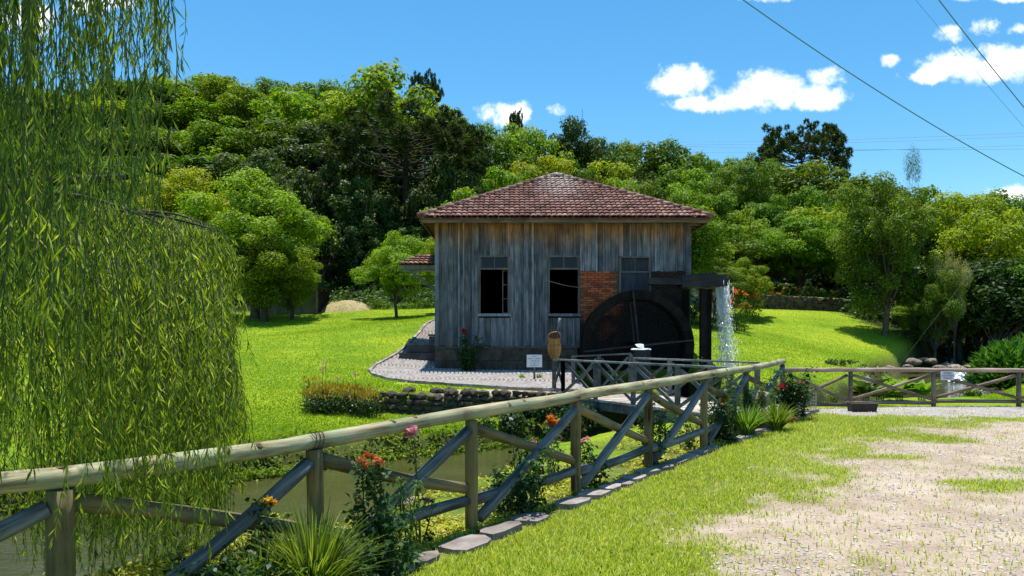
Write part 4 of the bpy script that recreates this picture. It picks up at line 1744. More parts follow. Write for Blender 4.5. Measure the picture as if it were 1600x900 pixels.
# white sign on the right fence
c = at(1480.5, 587, RY - .07)
s3 = thing('prohibition_sign', 'small white sign with dark lettering nailed to the top rail of the right fence', 'sign', c)
hw_, hh_ = 10.6 / F * RY, 6.8 / F * RY
m = MB()
m.box(c.x - hw_, c.x + hw_, c.y - .008, c.y + .008, c.z - hh_, c.z + hh_)
m.build('board', M['white'], s3)
for t, wd, k in (('PROIBIDO', .19, 1), ('JOGAR PEDRAS', .265, 0), ('NO RIACHO', .20, -1)):
    text_mesh('lettering', t, .062, (c.x, c.y - .0095, c.z + k * .056), s3, M['ink'], wd, .001)

# ------------------------------------------------------------------ stones
def rock_mesh(name, r, mat, seed, flat=.6, sub=2):
    b = bmesh.new()
    bmesh.ops.create_icosphere(b, subdivisions=sub, radius=1)
    q = np.random.default_rng(seed)
    k = q.normal(size=(5, 3))
    for v in b.verts:
        d = v.co.normalized()
        s = 1 + .16 * sum(math.sin(2.1 * d.dot(Vector(a)) + i) for i, a in enumerate(k)) / 1.6 + q.uniform(-.05, .05)
        v.co = Vector((d.x * r * s, d.y * r * s * .85, d.z * r * s * flat))
    me = bpy.data.meshes.new(name)
    b.to_mesh(me)
    b.free()
    me.materials.append(mat)
    return me


rocks = [rock_mesh('rock', 1, M['rock'], 20 + i) for i in range(5)]


def rock(x, y, r, label, group, z=None, me=None):
    o = link('rock', me or rocks[rng.integers(0, 5)])
    o.location = (x, y, (hgt(x, y) if z is None else z) + r * .18)
    o.scale = (r * rng.uniform(.85, 1.4), r * rng.uniform(.8, 1.1), r * rng.uniform(.55, .95))
    o.rotation_euler = (0, 0, rng.uniform(0, 6.28))
    return tag(o, label, 'rock', group)


for i in range(46):
    k = rng.uniform(1.2, 7.6)
    j = int(k)
    a, b = STREAM[2 + j] if 2 + j < len(STREAM) else STREAM[-1], STREAM[min(3 + j, len(STREAM) - 1)]
    p = a + (b - a) * (k - j)
    d = (b - a)[:2]
    d = d / np.linalg.norm(d)
    nn = np.array([d[1], -d[0]])
    off = p[2] + rng.uniform(-.05, .75)
    x, y = p[0] + nn[0] * off, p[1] + nn[1] * off
    if y > 17.2:
        continue
    rock(x, y, rng.uniform(.08, .24), 'brown rock lying on the near bank between the log fence and the water', 'rocks on the near stream bank')
for px, py, Y_, r in ((633, 770, 10.6, .17), (605, 818, 8.6, .14), (660, 812, 8.9, .16), (690, 775, 10.9, .25), (735, 768, 11.3, .2), (300, 905, 7.4, .3), (270, 900, 7.5, .2), (580, 828, 8.2, .12), (640, 826, 8.4, .14)):
    p = at(px, py, Y_)
    rock(p.x, Y_, r * 1.35, 'brown rock lying on the near bank between the log fence and the water', 'rocks on the near stream bank')
# rocks of the weir up the stream
for px, py, Y_, r in ((1428, 563, 35, .7), (1442, 560, 36.5, .55), (1455, 562, 36, .6), (1470, 573, 35, .6), (1490, 572, 35.6, .8), (1515, 574, 35.4, .8), (1535, 577, 35, .55), (1500, 577, 34.6, .5), (1418, 571, 34, .5), (1548, 584, 33, .4), (1480, 569, 37.5, .6), (1390, 573, 33, .5)):
    p = at(px, py, Y_)
    rock(p.x, Y_, r * .5, 'tan boulder at the little weir beyond the right fence', 'boulders of the weir', z=p.z - .2 * r)
# white water of the weir
wv2, wf2, nb = [], [], 0
for i in range(700):
    t = rng.random()
    a = at(1478 + 56 * t, 584, 33.9)
    dz_ = rng.random()
    p = Vector((a.x + rng.normal() * .05, 33.9 - .9 * dz_ * rng.random(), .18 - .5 * dz_))
    s = rng.uniform(.03, .09)
    for v in ((-s, 0, 0), (s, 0, 0), (0, -s, .0), (0, s, 0), (0, 0, s), (0, 0, -s)):
        wv2.append(p + Vector(v))
    for f in ((0, 2, 4), (2, 1, 4), (1, 3, 4), (3, 0, 4), (2, 0, 5), (1, 2, 5), (3, 1, 5), (0, 3, 5)):
        wf2.append([nb + k for k in f])
    nb += 6
M['foam'] = simple('white_foam', (.85, .88, .9), .4)
link('weir_foam', np_mesh('weir_foam', np.array(wv2), np.array(wf2), M['foam'], True), kind='structure')

# kerb of flat stones along the verge
kerb = thing('stone_edging', 'row of flat rough stones edging the grass beside the log fence', 'edging', (.6, 7.4, 0))
EDGE = [at(565, 920, 5.0), at(640, 885, 5.4), at(750, 845, 6.05), at(870, 800, 7.1), at(1000, 750, 8.75), at(1130, 704, 11.0), at(1205, 683, 12.6), at(1268, 661, 14.6)]
ed = [(p.x, p.y) for p in EDGE]
t_ = 0
seg = [math.hypot(b[0] - a[0], b[1] - a[1]) for a, b in zip(ed[:-1], ed[1:])]
cum = np.concatenate([[0], np.cumsum(seg)])
s = 0
while s < cum[-1]:
    L = rng.uniform(.28, .58)
    i = int(np.clip(np.searchsorted(cum, s + L / 2) - 1, 0, len(seg) - 1))
    tt = min(1, (s + L / 2 - cum[i]) / seg[i])
    a, b = np.array(ed[i]), np.array(ed[i + 1])
    c = a + (b - a) * tt
    d = (b - a) / seg[i]
    nn = np.array([-d[1], d[0]])
    wd = rng.uniform(.18, .30)
    big = c[1] > 12.3
    nv = 9
    top, bot = [], []
    hz = rng.uniform(.03, .062) + (.03 if big else 0)
    for k in range(nv):
        th = 2 * PI * k / nv
        sup = lambda v: math.copysign(abs(v) ** .65, v)
        e = rng.uniform(.72, 1.15)
        q = c + d * sup(math.cos(th)) * L * .47 * e + nn * sup(math.sin(th)) * wd * .6 * e
        zz = hgt(*q)
        top.append((q[0] * .94 + c[0] * .06, q[1] * .94 + c[1] * .06, zz + hz + rng.uniform(-.008, .008)))
        bot.append((q[0], q[1], zz - .12))
    m = MB()
    cz_ = sum(v[2] for v in top) / nv + .008
    m.add(top + bot + [(c[0], c[1], cz_)], [(k, (k + 1) % nv, 2 * nv) for k in range(nv)] + [(k, nv + k, nv + (k + 1) % nv, (k + 1) % nv) for k in range(nv)])
    if rng.random() < .95:
        m.build('stone', M['kerb'], kerb)
    s += L * rng.uniform(.97, 1.05)

# dry stone retaining wall under the path
rw = thing('retaining_wall', 'low dark rubble stone retaining wall below the cobbled path', 'wall', (-1.6, 18.2, -.3))
wl = [np.array(p) for p in WALL]
wseg = [np.linalg.norm(b - a) for a, b in zip(wl[:-1], wl[1:])]
wcum = np.concatenate([[0], np.cumsum(wseg)])
rubs = [rock_mesh('stone', 1, M['rubble'], 60 + i, .8, 1) for i in range(6)]
cnt = 0
for rowi in range(5):
    s = .5 + rng.uniform(0, .1)
    while s < wcum[-1]:
        L = rng.uniform(.16, .34)
        i = int(np.clip(np.searchsorted(wcum, s) - 1, 0, len(wseg) - 1))
        c = wl[i] + (wl[i + 1] - wl[i]) * (s - wcum[i]) / wseg[i]
        d = (wl[i + 1] - wl[i]) / wseg[i]
        nn = np.array([d[1], -d[0]])
        base = hgt(*(c + nn * .25))
        topz = hgt(*(c - nn * .30))
        z = base - .04 + rowi * .14
        if z < topz - .03:
            o = link('stone', rubs[rng.integers(0, 6)], rw)
            q = c + nn * (.02 - .02 * rowi)
            o.location = Vector((q[0], q[1], z + .08)) - rw.location
            o.scale = (L * .64, .16, .105)
            o.rotation_euler = (rng.uniform(-.15, .15), rng.uniform(-.15, .15), math.atan2(d[1], d[0]) + rng.uniform(-.15, .15))
            cnt += 1
        s += L
for px, py in ((680, 627), (700, 625), (640, 618), (735, 622)):
    p = at(px, py, 18.35)
    o = link('stone', rubs[rng.integers(0, 6)], rw)
    o.location = Vector((p.x, 18.5, hgt(p.x, 18.6) + .05)) - rw.location
    o.scale = (.2, .14, .1)

# stone wall at the top of the right lawn
bw_ = thing('garden_wall', 'long low dark stone wall at the top of the right lawn', 'wall', (12.5, 44.8, 3.4))
m = MB()
xx = 11.3
pts_w = []
while xx < 20.6:
    for k in range(4):
        r = rng.uniform(.11, .2)
        zz = hgt(xx, 44.6) + .1 + k * .2 + rng.uniform(-.04, .04)
        b0 = len(m.v)
        vs = []
        for a in range(6):
            th = PI * 2 * a / 6
            vs.append((xx + math.cos(th) * r * 1.3, 44.75 + rng.uniform(-.05, .05) - .1, zz + math.sin(th) * r * .8))
        for a in range(6):
            th = PI * 2 * a / 6
            vs.append((xx + math.cos(th) * r * 1.4, 45.1, zz + math.sin(th) * r * .9))
        m.add(vs, [tuple(range(6))[::-1]] + [(a, (a + 1) % 6, 6 + (a + 1) % 6, 6 + a) for a in range(6)])
    xx += rng.uniform(.22, .34)
m.build('stones', M['rubble'], bw_, kind='stuff')
m = MB()
for k in range(22):
    x0 = 11.2 + k * .43
    g = hgt(x0, 44.6)
    m.add([(x0, 45.0, g - .3), (x0 + .43, 45.0, g - .3), (x0 + .43, 45.0, g + .80), (x0, 45.0, g + .80), (x0, 47.2, g + 1.0), (x0 + .43, 47.2, g + 1.0)], [(0, 1, 2, 3), (3, 2, 5, 4)])
m.build('turf_top', M['ground'], bw_)

# planter box on the gravel edge
BYY = 14.75
p = at(1347, 648, BYY)
g = hgt(p.x, BYY)
box = thing('planter_box', 'small dark open trough sitting on the edge of the gravel', 'trough', (p.x, BYY, g))
m = MB()
for (x0, x1, y0, y1) in ((-.25, .25, -.13, -.10), (-.25, .25, .10, .13), (-.25, -.22, -.099, .099), (.22, .25, -.099, .099)):
    m.add([(p.x + x0 * .92, BYY + y0 * .9, g), (p.x + x1 * .92, BYY + y0 * .9, g), (p.x + x1 * .92, BYY + y1 * .9, g), (p.x + x0 * .92, BYY + y1 * .9, g),
           (p.x + x0, BYY + y0, g + .17), (p.x + x1, BYY + y0, g + .17), (p.x + x1, BYY + y1, g + .17), (p.x + x0, BYY + y1, g + .17)],
          [(0, 3, 2, 1), (4, 5, 6, 7), (0, 1, 5, 4), (1, 2, 6, 5), (2, 3, 7, 6), (3, 0, 4, 7)])
m.build('side_wall', M['planter'], box)
m = MB()
m.box(p.x - .22, p.x + .22, BYY - .1, BYY + .1, g + .002, g + .06)
m.build('soil', M['soil'], box)
m = MB()
m.bar((p.x - .27, BYY - .13, g + .175), (p.x + .27, BYY - .13, g + .175), .05, .018)
m.bar((p.x - .27, BYY + .13, g + .175), (p.x + .27, BYY + .13, g + .175), .05, .018)
m.build('lip', M['rfence'], box)

# ------------------------------------------------------------------ plank shed and mound far left
p = at(410, 487, 46)
sx0, sx1 = at(405, 480, 46).x, at(497, 480, 46).x
sg = hgt(sx0 + 1, 46) - .15
shed = thing('plank_shed', 'low grey green board shed half hidden behind the dark tree on the left lawn', 'shed', ((sx0 + sx1) / 2, 46, sg))
xx = sx0
while xx < sx1 - .05:
    wd = rng.uniform(.17, .24)
    m = MB()
    m.box(xx + .006, min(xx + wd, sx1) - .006, 46, 46.03 + rng.uniform(0, .01), sg, sg + 1.62)
    m.build('plank', M['shed'], shed)
    xx += wd
m = MB()
m.box(sx0, sx1, 46.05, 49, sg, sg + 1.6)
m.build('back', M['dark'], shed)
m = MB()
m.add([(sx0 - .2, 45.7, sg + 1.66), (sx1 + .25, 45.7, sg + 1.66), (sx1 + .25, 49.3, sg + 1.8), (sx0 - .2, 49.3, sg + 1.8), (sx0 - .2, 45.7, sg + 1.72), (sx1 + .25, 45.7, sg + 1.72), (sx1 + .25, 49.3, sg + 1.86), (sx0 - .2, 49.3, sg + 1.86)],
      [(0, 3, 2, 1), (4, 5, 6, 7), (0, 1, 5, 4), (1, 2, 6, 5), (2, 3, 7, 6), (3, 0, 4, 7)])
m.build('roof', M['barkdark'], shed)
m = MB()
q = at(492, 480, 45.6)
m.box(q.x - .1, q.x + .1, 45.5, 45.7, sg - .2, sg + 2.0)
m.build('corner_post', M['rfence'], shed)

mo = MB()
mp = at(535, 492, 47)
N1, N2 = 26, 14
for i in range(N1 + 1):
    for j in range(N2 + 1):
        x = mp.x + (i / N1 - .5) * 3.6
        y = 46.3 + j / N2 * 2.8
        e = max(0, 1 - ((i / N1 - .5) * 2) ** 2 - ((j / N2 - .5) * 2) ** 2)
        mo.v.append((x, y, hgt(x, y) - .06 + .62 * e ** .8 + rng.uniform(-.05, .05) * (e > 0)))
for i in range(N1):
    for j in range(N2):
        k = i * (N2 + 1) + j
        mo.f.append((k, k + N2 + 1, k + N2 + 2, k + 1))
M['hay'] = simple('dry_clippings', (.20, .16, .08), .95, .1, 7, (.40, .34, .17), .8, 12)
mo_o = mo.build('compost_heap', M['hay'], None, True)
tag(mo_o, 'heap of dry straw coloured clippings at the far edge of the left lawn', 'heap')

# ------------------------------------------------------------------ plants
def build_np(name, geo, mat, parent=None, label=None, kind=None, off=None):
    v, f = geo
    if off is None:
        off = root_loc(parent) if parent else Vector((0, 0, 0))
    return link(name, np_mesh(name, v - np.array(off), f, mat), parent, label, kind)


def leaf_blob(c, r, n, L, W, q, up=.35, shell=.55, rnd=.7):
    """leaves spread through an ellipsoid"""
    d = rand_dirs(n, q)
    rad = shell + (1 - shell) * q.random((n, 1)) ** .6 + .3 * (q.random((n, 1)) < .1)
    pos = np.array(c) + d * rad * np.array(r)
    nor = unit(d * .8 + rand_dirs(n, q) * rnd + np.array([0, 0, up]))
    tan = unit(np.cross(nor, rand_dirs(n, q)))
    s = q.uniform(.6, 1.25, n)
    return leaf_quads(pos, tan, nor, L * s, W * s)


def grass_clump(x, y, h, spread, n, label, mat='blade', wid=.014, group=None, name='grass_clump', cat='plant', droop=.55):
    q = np.random.default_rng(int(abs(x * 977 + y * 131)) + 1)
    g = hgt(x, y)
    o = thing(name, label, cat, (x, y, g), group)
    seg = 5
    a = q.uniform(0, 2 * PI, n)
    lean = q.uniform(.15, 1.0, n)
    L = h * q.uniform(.7, 1.3, n)
    base = np.stack([x + np.cos(a) * spread * .18 * q.random(n), y + np.sin(a) * spread * .18 * q.random(n), np.full(n, g - .02)], 1)
    out = np.stack([np.cos(a), np.sin(a), np.zeros(n)], 1)
    side = np.stack([-np.sin(a), np.cos(a), np.zeros(n)], 1)
    tw = q.uniform(-.6, .6, n)[:, None]
    side = unit(side + out * tw)
    V = np.empty((n, seg + 1, 2, 3))
    for i in range(seg + 1):
        t = i / seg
        r = (lean * spread * (t ** 1.5))[:, None]
        z = (L * (t - droop * lean * t ** 2.6 * .75))[:, None]
        p = base + out * r + np.array([0, 0, 1.0]) * z
        ww = wid * (1 - t ** 2.2) * .5 + .0008
        V[:, i, 0] = p - side * ww
        V[:, i, 1] = p + side * ww
    idx = np.arange(n * (seg + 1) * 2).reshape(n, seg + 1, 2)
    f = np.stack([idx[:, :-1, 0], idx[:, :-1, 1], idx[:, 1:, 1], idx[:, 1:, 0]], -1).reshape(-1, 4)
    build_np('blades', (V.reshape(-1, 3), f), LEAF[mat], o, off=(x, y, g))
    return o


def petals(c, r, q, n=22, L=None, cup=.4):
    d = rand_dirs(n, q)
    d[:, 2] = np.abs(d[:, 2]) * .8 + .05
    d = unit(d)
    pos = np.array(c) + d * r * .15
    nor = unit(np.cross(d, rand_dirs(n, q)))
    return leaf_quads(pos, d, nor, (L or r) * q.uniform(.7, 1.1, n), r * .8 * q.uniform(.7, 1.1, n), .25)


STEMV = M['green_stem'] = simple('green_stem', (.04, .07, .02), .6, .3, 10, (.08, .11, .035))


def rose_bush(x, y, h, spread, canes, nleaf, flowers, label, name='rose_bush', group=None, leafmat='rose', L=.06, low=.15, seed=0, cat='plant', W=None):
    """thin canes, compound leaves along them, some blooms on top; flowers = [(px, py, Y, colour, radius)]"""
    q = np.random.default_rng(seed + int(abs(x * 613 + y * 77)))
    g = hgt(x, y)
    o = thing(name, label, cat, (x, y, g), group)
    sm = MB()
    geo = []
    ends = []
    tgt = [at(fp[0], fp[1], fp[2]) for fp in flowers]
    for k in range(canes):
        a = q.uniform(0, 2 * PI)
        if k < len(tgt):
            e = tgt[k]
        else:
            rr = spread * q.uniform(.3, 1.0)
            e = Vector((x + math.cos(a) * rr, y + math.sin(a) * rr, g + h * q.uniform(.45, 1.0)))
        b = Vector((x + q.normal() * spread * .22, y + q.normal() * spread * .22, g - .05))
        mid = b.lerp(e, .5) + Vector((q.normal() * .05, q.normal() * .05, h * .08))
        pts = []
        for i in range(7):
            t = i / 6
            pts.append((1 - t) ** 2 * b + 2 * t * (1 - t) * mid + t * t * e)
        sm.tube(pts, [.007 - .004 * i / 6 for i in range(7)], 5, cap=False)
        ends.append(e)
        m_ = max(6, int(nleaf * 1.6) // canes)
        t = low + (1 - low) * q.random(m_)
        b_, mid_, e_ = np.array(b), np.array(mid), np.array(e)
        tt = t[:, None]
        pos = (1 - tt) ** 2 * b_ + 2 * tt * (1 - tt) * mid_ + tt ** 2 * e_
        d = rand_dirs(m_, q) * np.array([1, 1, .6])
        pos = pos + d * q.uniform(.01, L * 1.8, (m_, 1))
        nor = unit(rand_dirs(m_, q) * .7 + np.array([0, 0, .8]))
        tan = unit(np.cross(nor, rand_dirs(m_, q)))
        s = q.uniform(.55, 1.2, m_)
        geo.append(leaf_quads(pos, tan, nor, L * s, (W or L * .6) * s, .2))
    sm.build('stem', M['green_stem'], o)
    build_np('leaves', cat_geo(geo), LEAF[leafmat], o)
    for fp in flowers:
        c = at(fp[0], fp[1], fp[2])
        geo = [petals(np.array(c) + q.normal(size=3) * fp[4] * .4, fp[4], q) for _ in range(2)]
        build_np('flower', cat_geo(geo), FLOWER[fp[3]], o)
    return o


def spike_plant(px, py_top, Y, h, label, n=420, name='lily_plant', flowers=()):
    """upright stems with whorls of narrow drooping leaves"""
    t = at(px, py_top, Y)
    x, y = t.x, Y
    g = t.z - h
    q = np.random.default_rng(int(px * 3 + Y * 10))
    o = thing(name, label, 'plant', (x, y, g))
    geo = []
    m = MB()
    for k in range(3):
        bx, by = x + q.normal() * .05, y + q.normal() * .05
        tx, ty = x + q.normal() * .06, y + q.normal() * .05
        hh = h * q.uniform(.85, 1.0)
        m.tube([(bx, by, g - .1), ((bx + tx) / 2, (by + ty) / 2, g + hh * .5), (tx, ty, g + hh)], [.007, .006, .004], 5)
        nn = n // 3
        s = q.random(nn) ** .8
        a = q.uniform(0, 2 * PI, nn)
        pos = np.stack([bx + (tx - bx) * s, by + (ty - by) * s, g + hh * s], 1)
        out = np.stack([np.cos(a), np.sin(a), np.zeros(nn)], 1)
        L = .15 * (1.15 - .6 * s) * q.uniform(.7, 1.2, nn)
        # two piece arching leaf
        tan1 = unit(out + np.array([0, 0, .6]))
        tan2 = unit(out + np.array([0, 0, -.7]))
        side = np.stack([-np.sin(a), np.cos(a), np.zeros(nn)], 1)
        w_ = .010
        V = np.empty((nn, 5, 3))
        V[:, 0] = pos
        p1 = pos + tan1 * L[:, None] * .5
        V[:, 1] = p1 + side * w_ * .5
        V[:, 3] = p1 - side * w_ * .5
        V[:, 2] = p1 + tan2 * L[:, None] * .6
        V[:, 4] = pos
        f = np.arange(nn * 5).reshape(nn, 5)[:, :4]
        geo.append((V.reshape(-1, 3), f))
    m.build('stem', M['green_stem'], o)
    build_np('leaves', cat_geo(geo), LEAF['lily'], o)
    for fp in flowers:
        c = at(fp[0], fp[1], fp[2])
        build_np('flower', petals(np.array(c), fp[4], q, 14), FLOWER[fp[3]], o)
    return o


# foreground border along the fence
gcl = lambda px, Y: ((px - 800) / F * Y, Y)
x, y = gcl(490, 4.55)
grass_clump(x, y, .60, .50, 520, 'big arching clump of narrow green blades at the foot of the second fence post', wid=.013)
x, y = gcl(405, 4.45)
grass_clump(x, y, .48, .40, 380, 'smaller clump of fresh green blades left of the big arching clump', wid=.012)
x, y = gcl(445, 4.7)
grass_clump(x, y, .44, .3, 240, 'thin pale clump of blades under the yellow bloom', wid=.010)
x, y = gcl(1168, 11.75)
grass_clump(x, y, .52, .5, 260, 'yellow green clump of blades behind the stone edging, left one of two', wid=.02)
x, y = gcl(1212, 12.2)
grass_clump(x, y, .5, .5, 240, 'yellow green clump of blades behind the stone edging, right one of two', wid=.02)
x, y = gcl(350, 4.5)
rose_bush(x, y, .46, .30, 14, 700, [(414, 783, 4.6, 'yellow', .038), (424, 791, 4.62, 'yellow', .028)], 'dark leaved rose bush with one yellow bloom beside the willow', L=.060)
x, y = gcl(590, 5.15)
rose_bush(x, y, .60, .42, 20, 1300, [(565, 721, 5.1, 'coral', .032), (580, 716, 5.15, 'red', .034), (594, 728, 5.1, 'red', .03), (572, 727, 5.05, 'orange', .026), (586, 722, 5.05, 'coral', .028)],
          'dense rose bush with red and coral blooms between the second and third fence posts', L=.055, low=.05)
spike_plant(632, 728, 5.35, .85, 'tall leafy lily stems beside the red rose bush', 520)
x, y = gcl(655, 5.9)
rose_bush(x, y, .55, .16, 6, 80, [(646, 677, 5.7, 'pink', .05), (642, 682, 5.7, 'pink', .04), (667, 781, 5.9, 'pink', .035)], 'slender rose with a large pale pink bloom just under the top rail', L=.055)
x, y = gcl(800, 7.0)
rose_bush(x, y, .62, .36, 13, 620, [(831, 693, 7.4, 'pink', .032), (826, 699, 7.4, 'pink', .028)], 'rose bush with one small pink bloom in the bay right of the third fence post', L=.06)
x, y = gcl(822, 7.3)
rose_bush(x, y, .85, .36, 9, 240, [(798, 655, 7.3, 'white', .02)], 'tall straggly rose canes climbing through the braces behind the third bay', L=.055)
x, y = gcl(862, 8.4)
rose_bush(x, y, .95, .2, 6, 170, [(858, 655, 8.9, 'orange', .06), (868, 660, 8.9, 'orange', .05), (861, 664, 8.9, 'coral', .045), (873, 661, 8.9, 'yellow', .035)], 'rose with a large orange bloom left of the fourth fence post', L=.055)
x, y = gcl(922, 8.2)
rose_bush(x, y, .45, .26, 9, 260, [(913, 691, 8.3, 'pink', .045), (908, 693, 8.3, 'pink', .03)], 'low rose with a pale pink bloom at the foot of the fourth fence post', L=.06)
x, y = gcl(1020, 9.45)
rose_bush(x, y, .95, .22, 12, 520, [], 'bare green rose climbing the fifth fence post', L=.06, low=.02)
x, y = gcl(1130, 11.3)
rose_bush(x, y, .95, .42, 16, 1100, [(1130, 628, 11.3, 'orange', .04), (1131, 634, 11.3, 'yellow', .05)], 'dark dense rose bush with a small orange bloom right of the sixth fence post', L=.065, low=.02)
x, y = gcl(1235, 13.6)
rose_bush(x, y, .95, .55, 22, 2000, [(1224, 604, 13.6, 'red', .06), (1238, 606, 13.6, 'red', .07), (1250, 600, 13.6, 'coral', .06), (1216, 608, 13.6, 'coral', .05), (1253, 610, 13.5, 'red', .05), (1237, 657, 13.0, 'red', .05)],
          'rounded rose bush with several dark red blooms by the end post of the log fence', L=.07, low=.02)
x, y = gcl(1180, 13.0)
spike_plant(1190, 600, 12.6, .9, 'feathery light green lily clump between two rose bushes', 900)
spike_plant(1178, 606, 12.5, .85, 'left hand feathery lily stem behind the yellow green blades', 700)
spike_plant(1204, 606, 12.9, .85, 'right hand feathery lily stem near the red rose bush', 700)
x, y = gcl(1150, 12.6)
rose_bush(x, y, 1.0, .4, 12, 600, [], 'green rose bush with arching canes behind the seventh fence post', L=.065, low=.05)
x, y = gcl(1075, 10.6)
rose_bush(x, y, .5, .25, 8, 200, [(1040, 640, 11, 'yellow', .03)], 'thin low rose with a yellow bud left of the sixth fence post', L=.06)
for px, Y_, h_, sp_2, n_, lab in ((300, 4.25, .46, .32, 620, 'low dark leafy bush under the willow strands at the bottom edge'), (438, 4.35, .40, .3, 700, 'fresh green low leafy plant between the two arching grass clumps'), (548, 4.75, .46, .3, 700, 'dark leafy bush right of the big arching grass clump'), (385, 4.2, .44, .28, 620, 'dark leafy plant at the bottom edge left of the grass clumps')):
    x, y = gcl(px, Y_)
    rose_bush(x, y, h_, sp_2, 14, n_, [], lab, name='leafy_plant', L=.05, low=.02, leafmat='rose' if 'dark' in lab else 'lily')
# a pale lump of cut stone behind the lily clump
p = at(1183, 612, 13.2)
rock(p.x, 13.2, .26, 'pale rounded stone half hidden behind the feathery lily clump', None, z=p.z - .15)

# wire mesh guard
p = at(1258, 652, 14.2)
g = hgt(p.x, 14.2)
cage = thing('wire_guard', 'small cylinder of galvanised wire mesh round the rose bush at the end of the edging', 'plant guard', (p.x, 14.2, g))
m = MB()
for k in range(18):
    a = 2 * PI * k / 18
    m.bar((p.x + .2 * math.cos(a), 14.2 + .2 * math.sin(a), g), (p.x + .2 * math.cos(a), 14.2 + .2 * math.sin(a), g + .42), .005, .005)
for j in range(7):
    zz = g + .03 + j * .065
    for k in range(18):
        a, b = 2 * PI * k / 18, 2 * PI * (k + 1) / 18
        m.bar((p.x + .2 * math.cos(a), 14.2 + .2 * math.sin(a), zz), (p.x + .2 * math.cos(b), 14.2 + .2 * math.sin(b), zz), .005, .005)
m.build('mesh', M['metal'], cage)

# red rose by the plinth
q5 = np.random.default_rng(5)
x, y = (732 - 800) / F * 24.2, 24.2
rose_bush(x, y, 1.25, .5, 18, 1300, [(726, 519, 24.1, 'red', .11), (729, 521, 24.1, 'red', .08)], 'dark rose bush with one bright red bloom against the stone plinth', L=.09, low=.02)
for px, lab in ((815, 'first low weed tuft on the path edge near the notice board'), (842, 'second low weed tuft at the foot of the notice board post')):
    x, y = gcl(px, 22.0)
    grass_clump(x, y, .18, .2, 60, lab, 'bright', wid=.02)

# hedge by the retaining wall
q = np.random.default_rng(11)
hp = at(525, 628, 17.3)
hg = hgt(hp.x, 17.3)
hedge = thing('low_hedge', 'low dark clipped hedge with orange young shoots at the left end of the stone wall', 'hedge', (hp.x, 17.3, hg))
geo, geo2 = [], []
for k in range(40):
    px = q.uniform(480, 592)
    Y_ = 17.3 + q.uniform(-.35, .45)
    x = (px - 800) / F * Y_
    g = hgt(x, Y_)
    hh = .52 * q.uniform(.75, 1.05)
    geo.append(leaf_blob((x, Y_, g + hh * .5), (.22, .22, hh * .55), 170, .055, .035, q, .5, .6))
    nn = 30
    a = rand_dirs(nn, q) * np.array([.22, .22, .1]) + np.array([x, Y_, g + hh + .02])
    geo2.append(leaf_quads(a, unit(rand_dirs(nn, q) * .5 + np.array([0, 0, 1.0])), rand_dirs(nn, q), q.uniform(.05, .12, nn), .03))
build_np('leaves', cat_geo(geo), LEAF['hedge'], hedge)
build_np('young_shoots', cat_geo(geo2), LEAF['autumn'], hedge)
for px, py in ((508, 568), (526, 591), (554, 586), (503, 577)):
    c = at(px, py, 17.35)
    build_np('flower', petals(np.array(c), .06, q, 16), FLOWER['pink'], hedge)
    m = MB()
    m.tube([(c.x, c.y, hg + .3), (c.x + .02, c.y, c.z)], .005, 5)
    m.build('stem', M['green_stem'], hedge)

# shrubs on the far bank below the wall, seen through the fence
for (px, py, Y_, r, mat, lab) in ((870, 668, 16.7, .45, 'hedge', 'dark bush on the far bank seen through the fourth bay of the log fence'),
                                  (800, 650, 17.2, .42, 'rose', 'dark bush below the retaining wall seen through the third bay of the log fence'),
                                  (835, 640, 17.5, .35, 'hedge', 'small dark bush below the right end of the retaining wall'),
                                  (905, 650, 17.6, .45, 'rose', 'dark bush beside the footbridge on the path side')):
    p = at(px, py, Y_)
    g = hgt(p.x, Y_)
    o = thing('bank_shrub', lab, 'shrub', (p.x, Y_, g))
    geo = [leaf_blob((p.x + q.normal() * r * .5, Y_ + q.normal() * r * .3, max(g, p.z - .2) + q.uniform(0, r * .6)), (r * .5, r * .4, r * .5), 240, .075, .05, q) for _ in range(6)]
    build_np('leaves', cat_geo(geo), LEAF[mat], o)
# overhanging fringe of bank plants along the far waterline
q = np.random.default_rng(21)
fr_geo = []
for k in range(900):
    s = q.uniform(2.2, 7.4)
    j = int(s)
    a, b = STREAM[j + 1], STREAM[j + 2]
    p = a + (b - a) * (s - j)
    d = (b - a)[:2] / np.linalg.norm((b - a)[:2])
    nn = np.array([-d[1], d[0]])
    off = p[2] + abs(q.normal()) * .38 - .12
    x, y = p[0] + nn[0] * off, p[1] + nn[1] * off
    if y > 17.4 and x > 1:
        continue
    g = max(hgt(x, y), p[3])
    fr_geo.append(leaf_blob((x, y, g + .05), (.16, .16, .10), 16, .085, .045, q, .8, .2))
fo = link('bank_plants', np_mesh('bank_plants', *cat_geo(fr_geo), LEAF['bright']))
tag(fo, 'low leafy ground cover hanging over the far waterline of the stream', 'ground cover', None, 'stuff')
# weeds on the near bank
fr_geo = []
for k in range(3600):
    y = q.uniform(3.4, 15.5) if k % 3 else q.uniform(3.2, 6.5)
    xf = np.interp(y, [p[1] for p in FENCE], [p[0] for p in FENCE])
    x = xf - abs(q.normal()) * 1.1 + .1
    g = hgt(x, y)
    if g < -.62 or y > 6.5 and vnoise(np.array([x]), np.array([y]), 1.7, 3)[0] < -.05:
        continue
    fr_geo.append(leaf_blob((x, y, g + .02), (.09, .09, .05), 12, .05, .022, q, .8, .2))
fo = link('bank_weeds', np_mesh('bank_weeds', *cat_geo(fr_geo), LEAF['turf']))
tag(fo, 'short weeds growing on the near bank below the log fence', 'weeds', None, 'stuff')

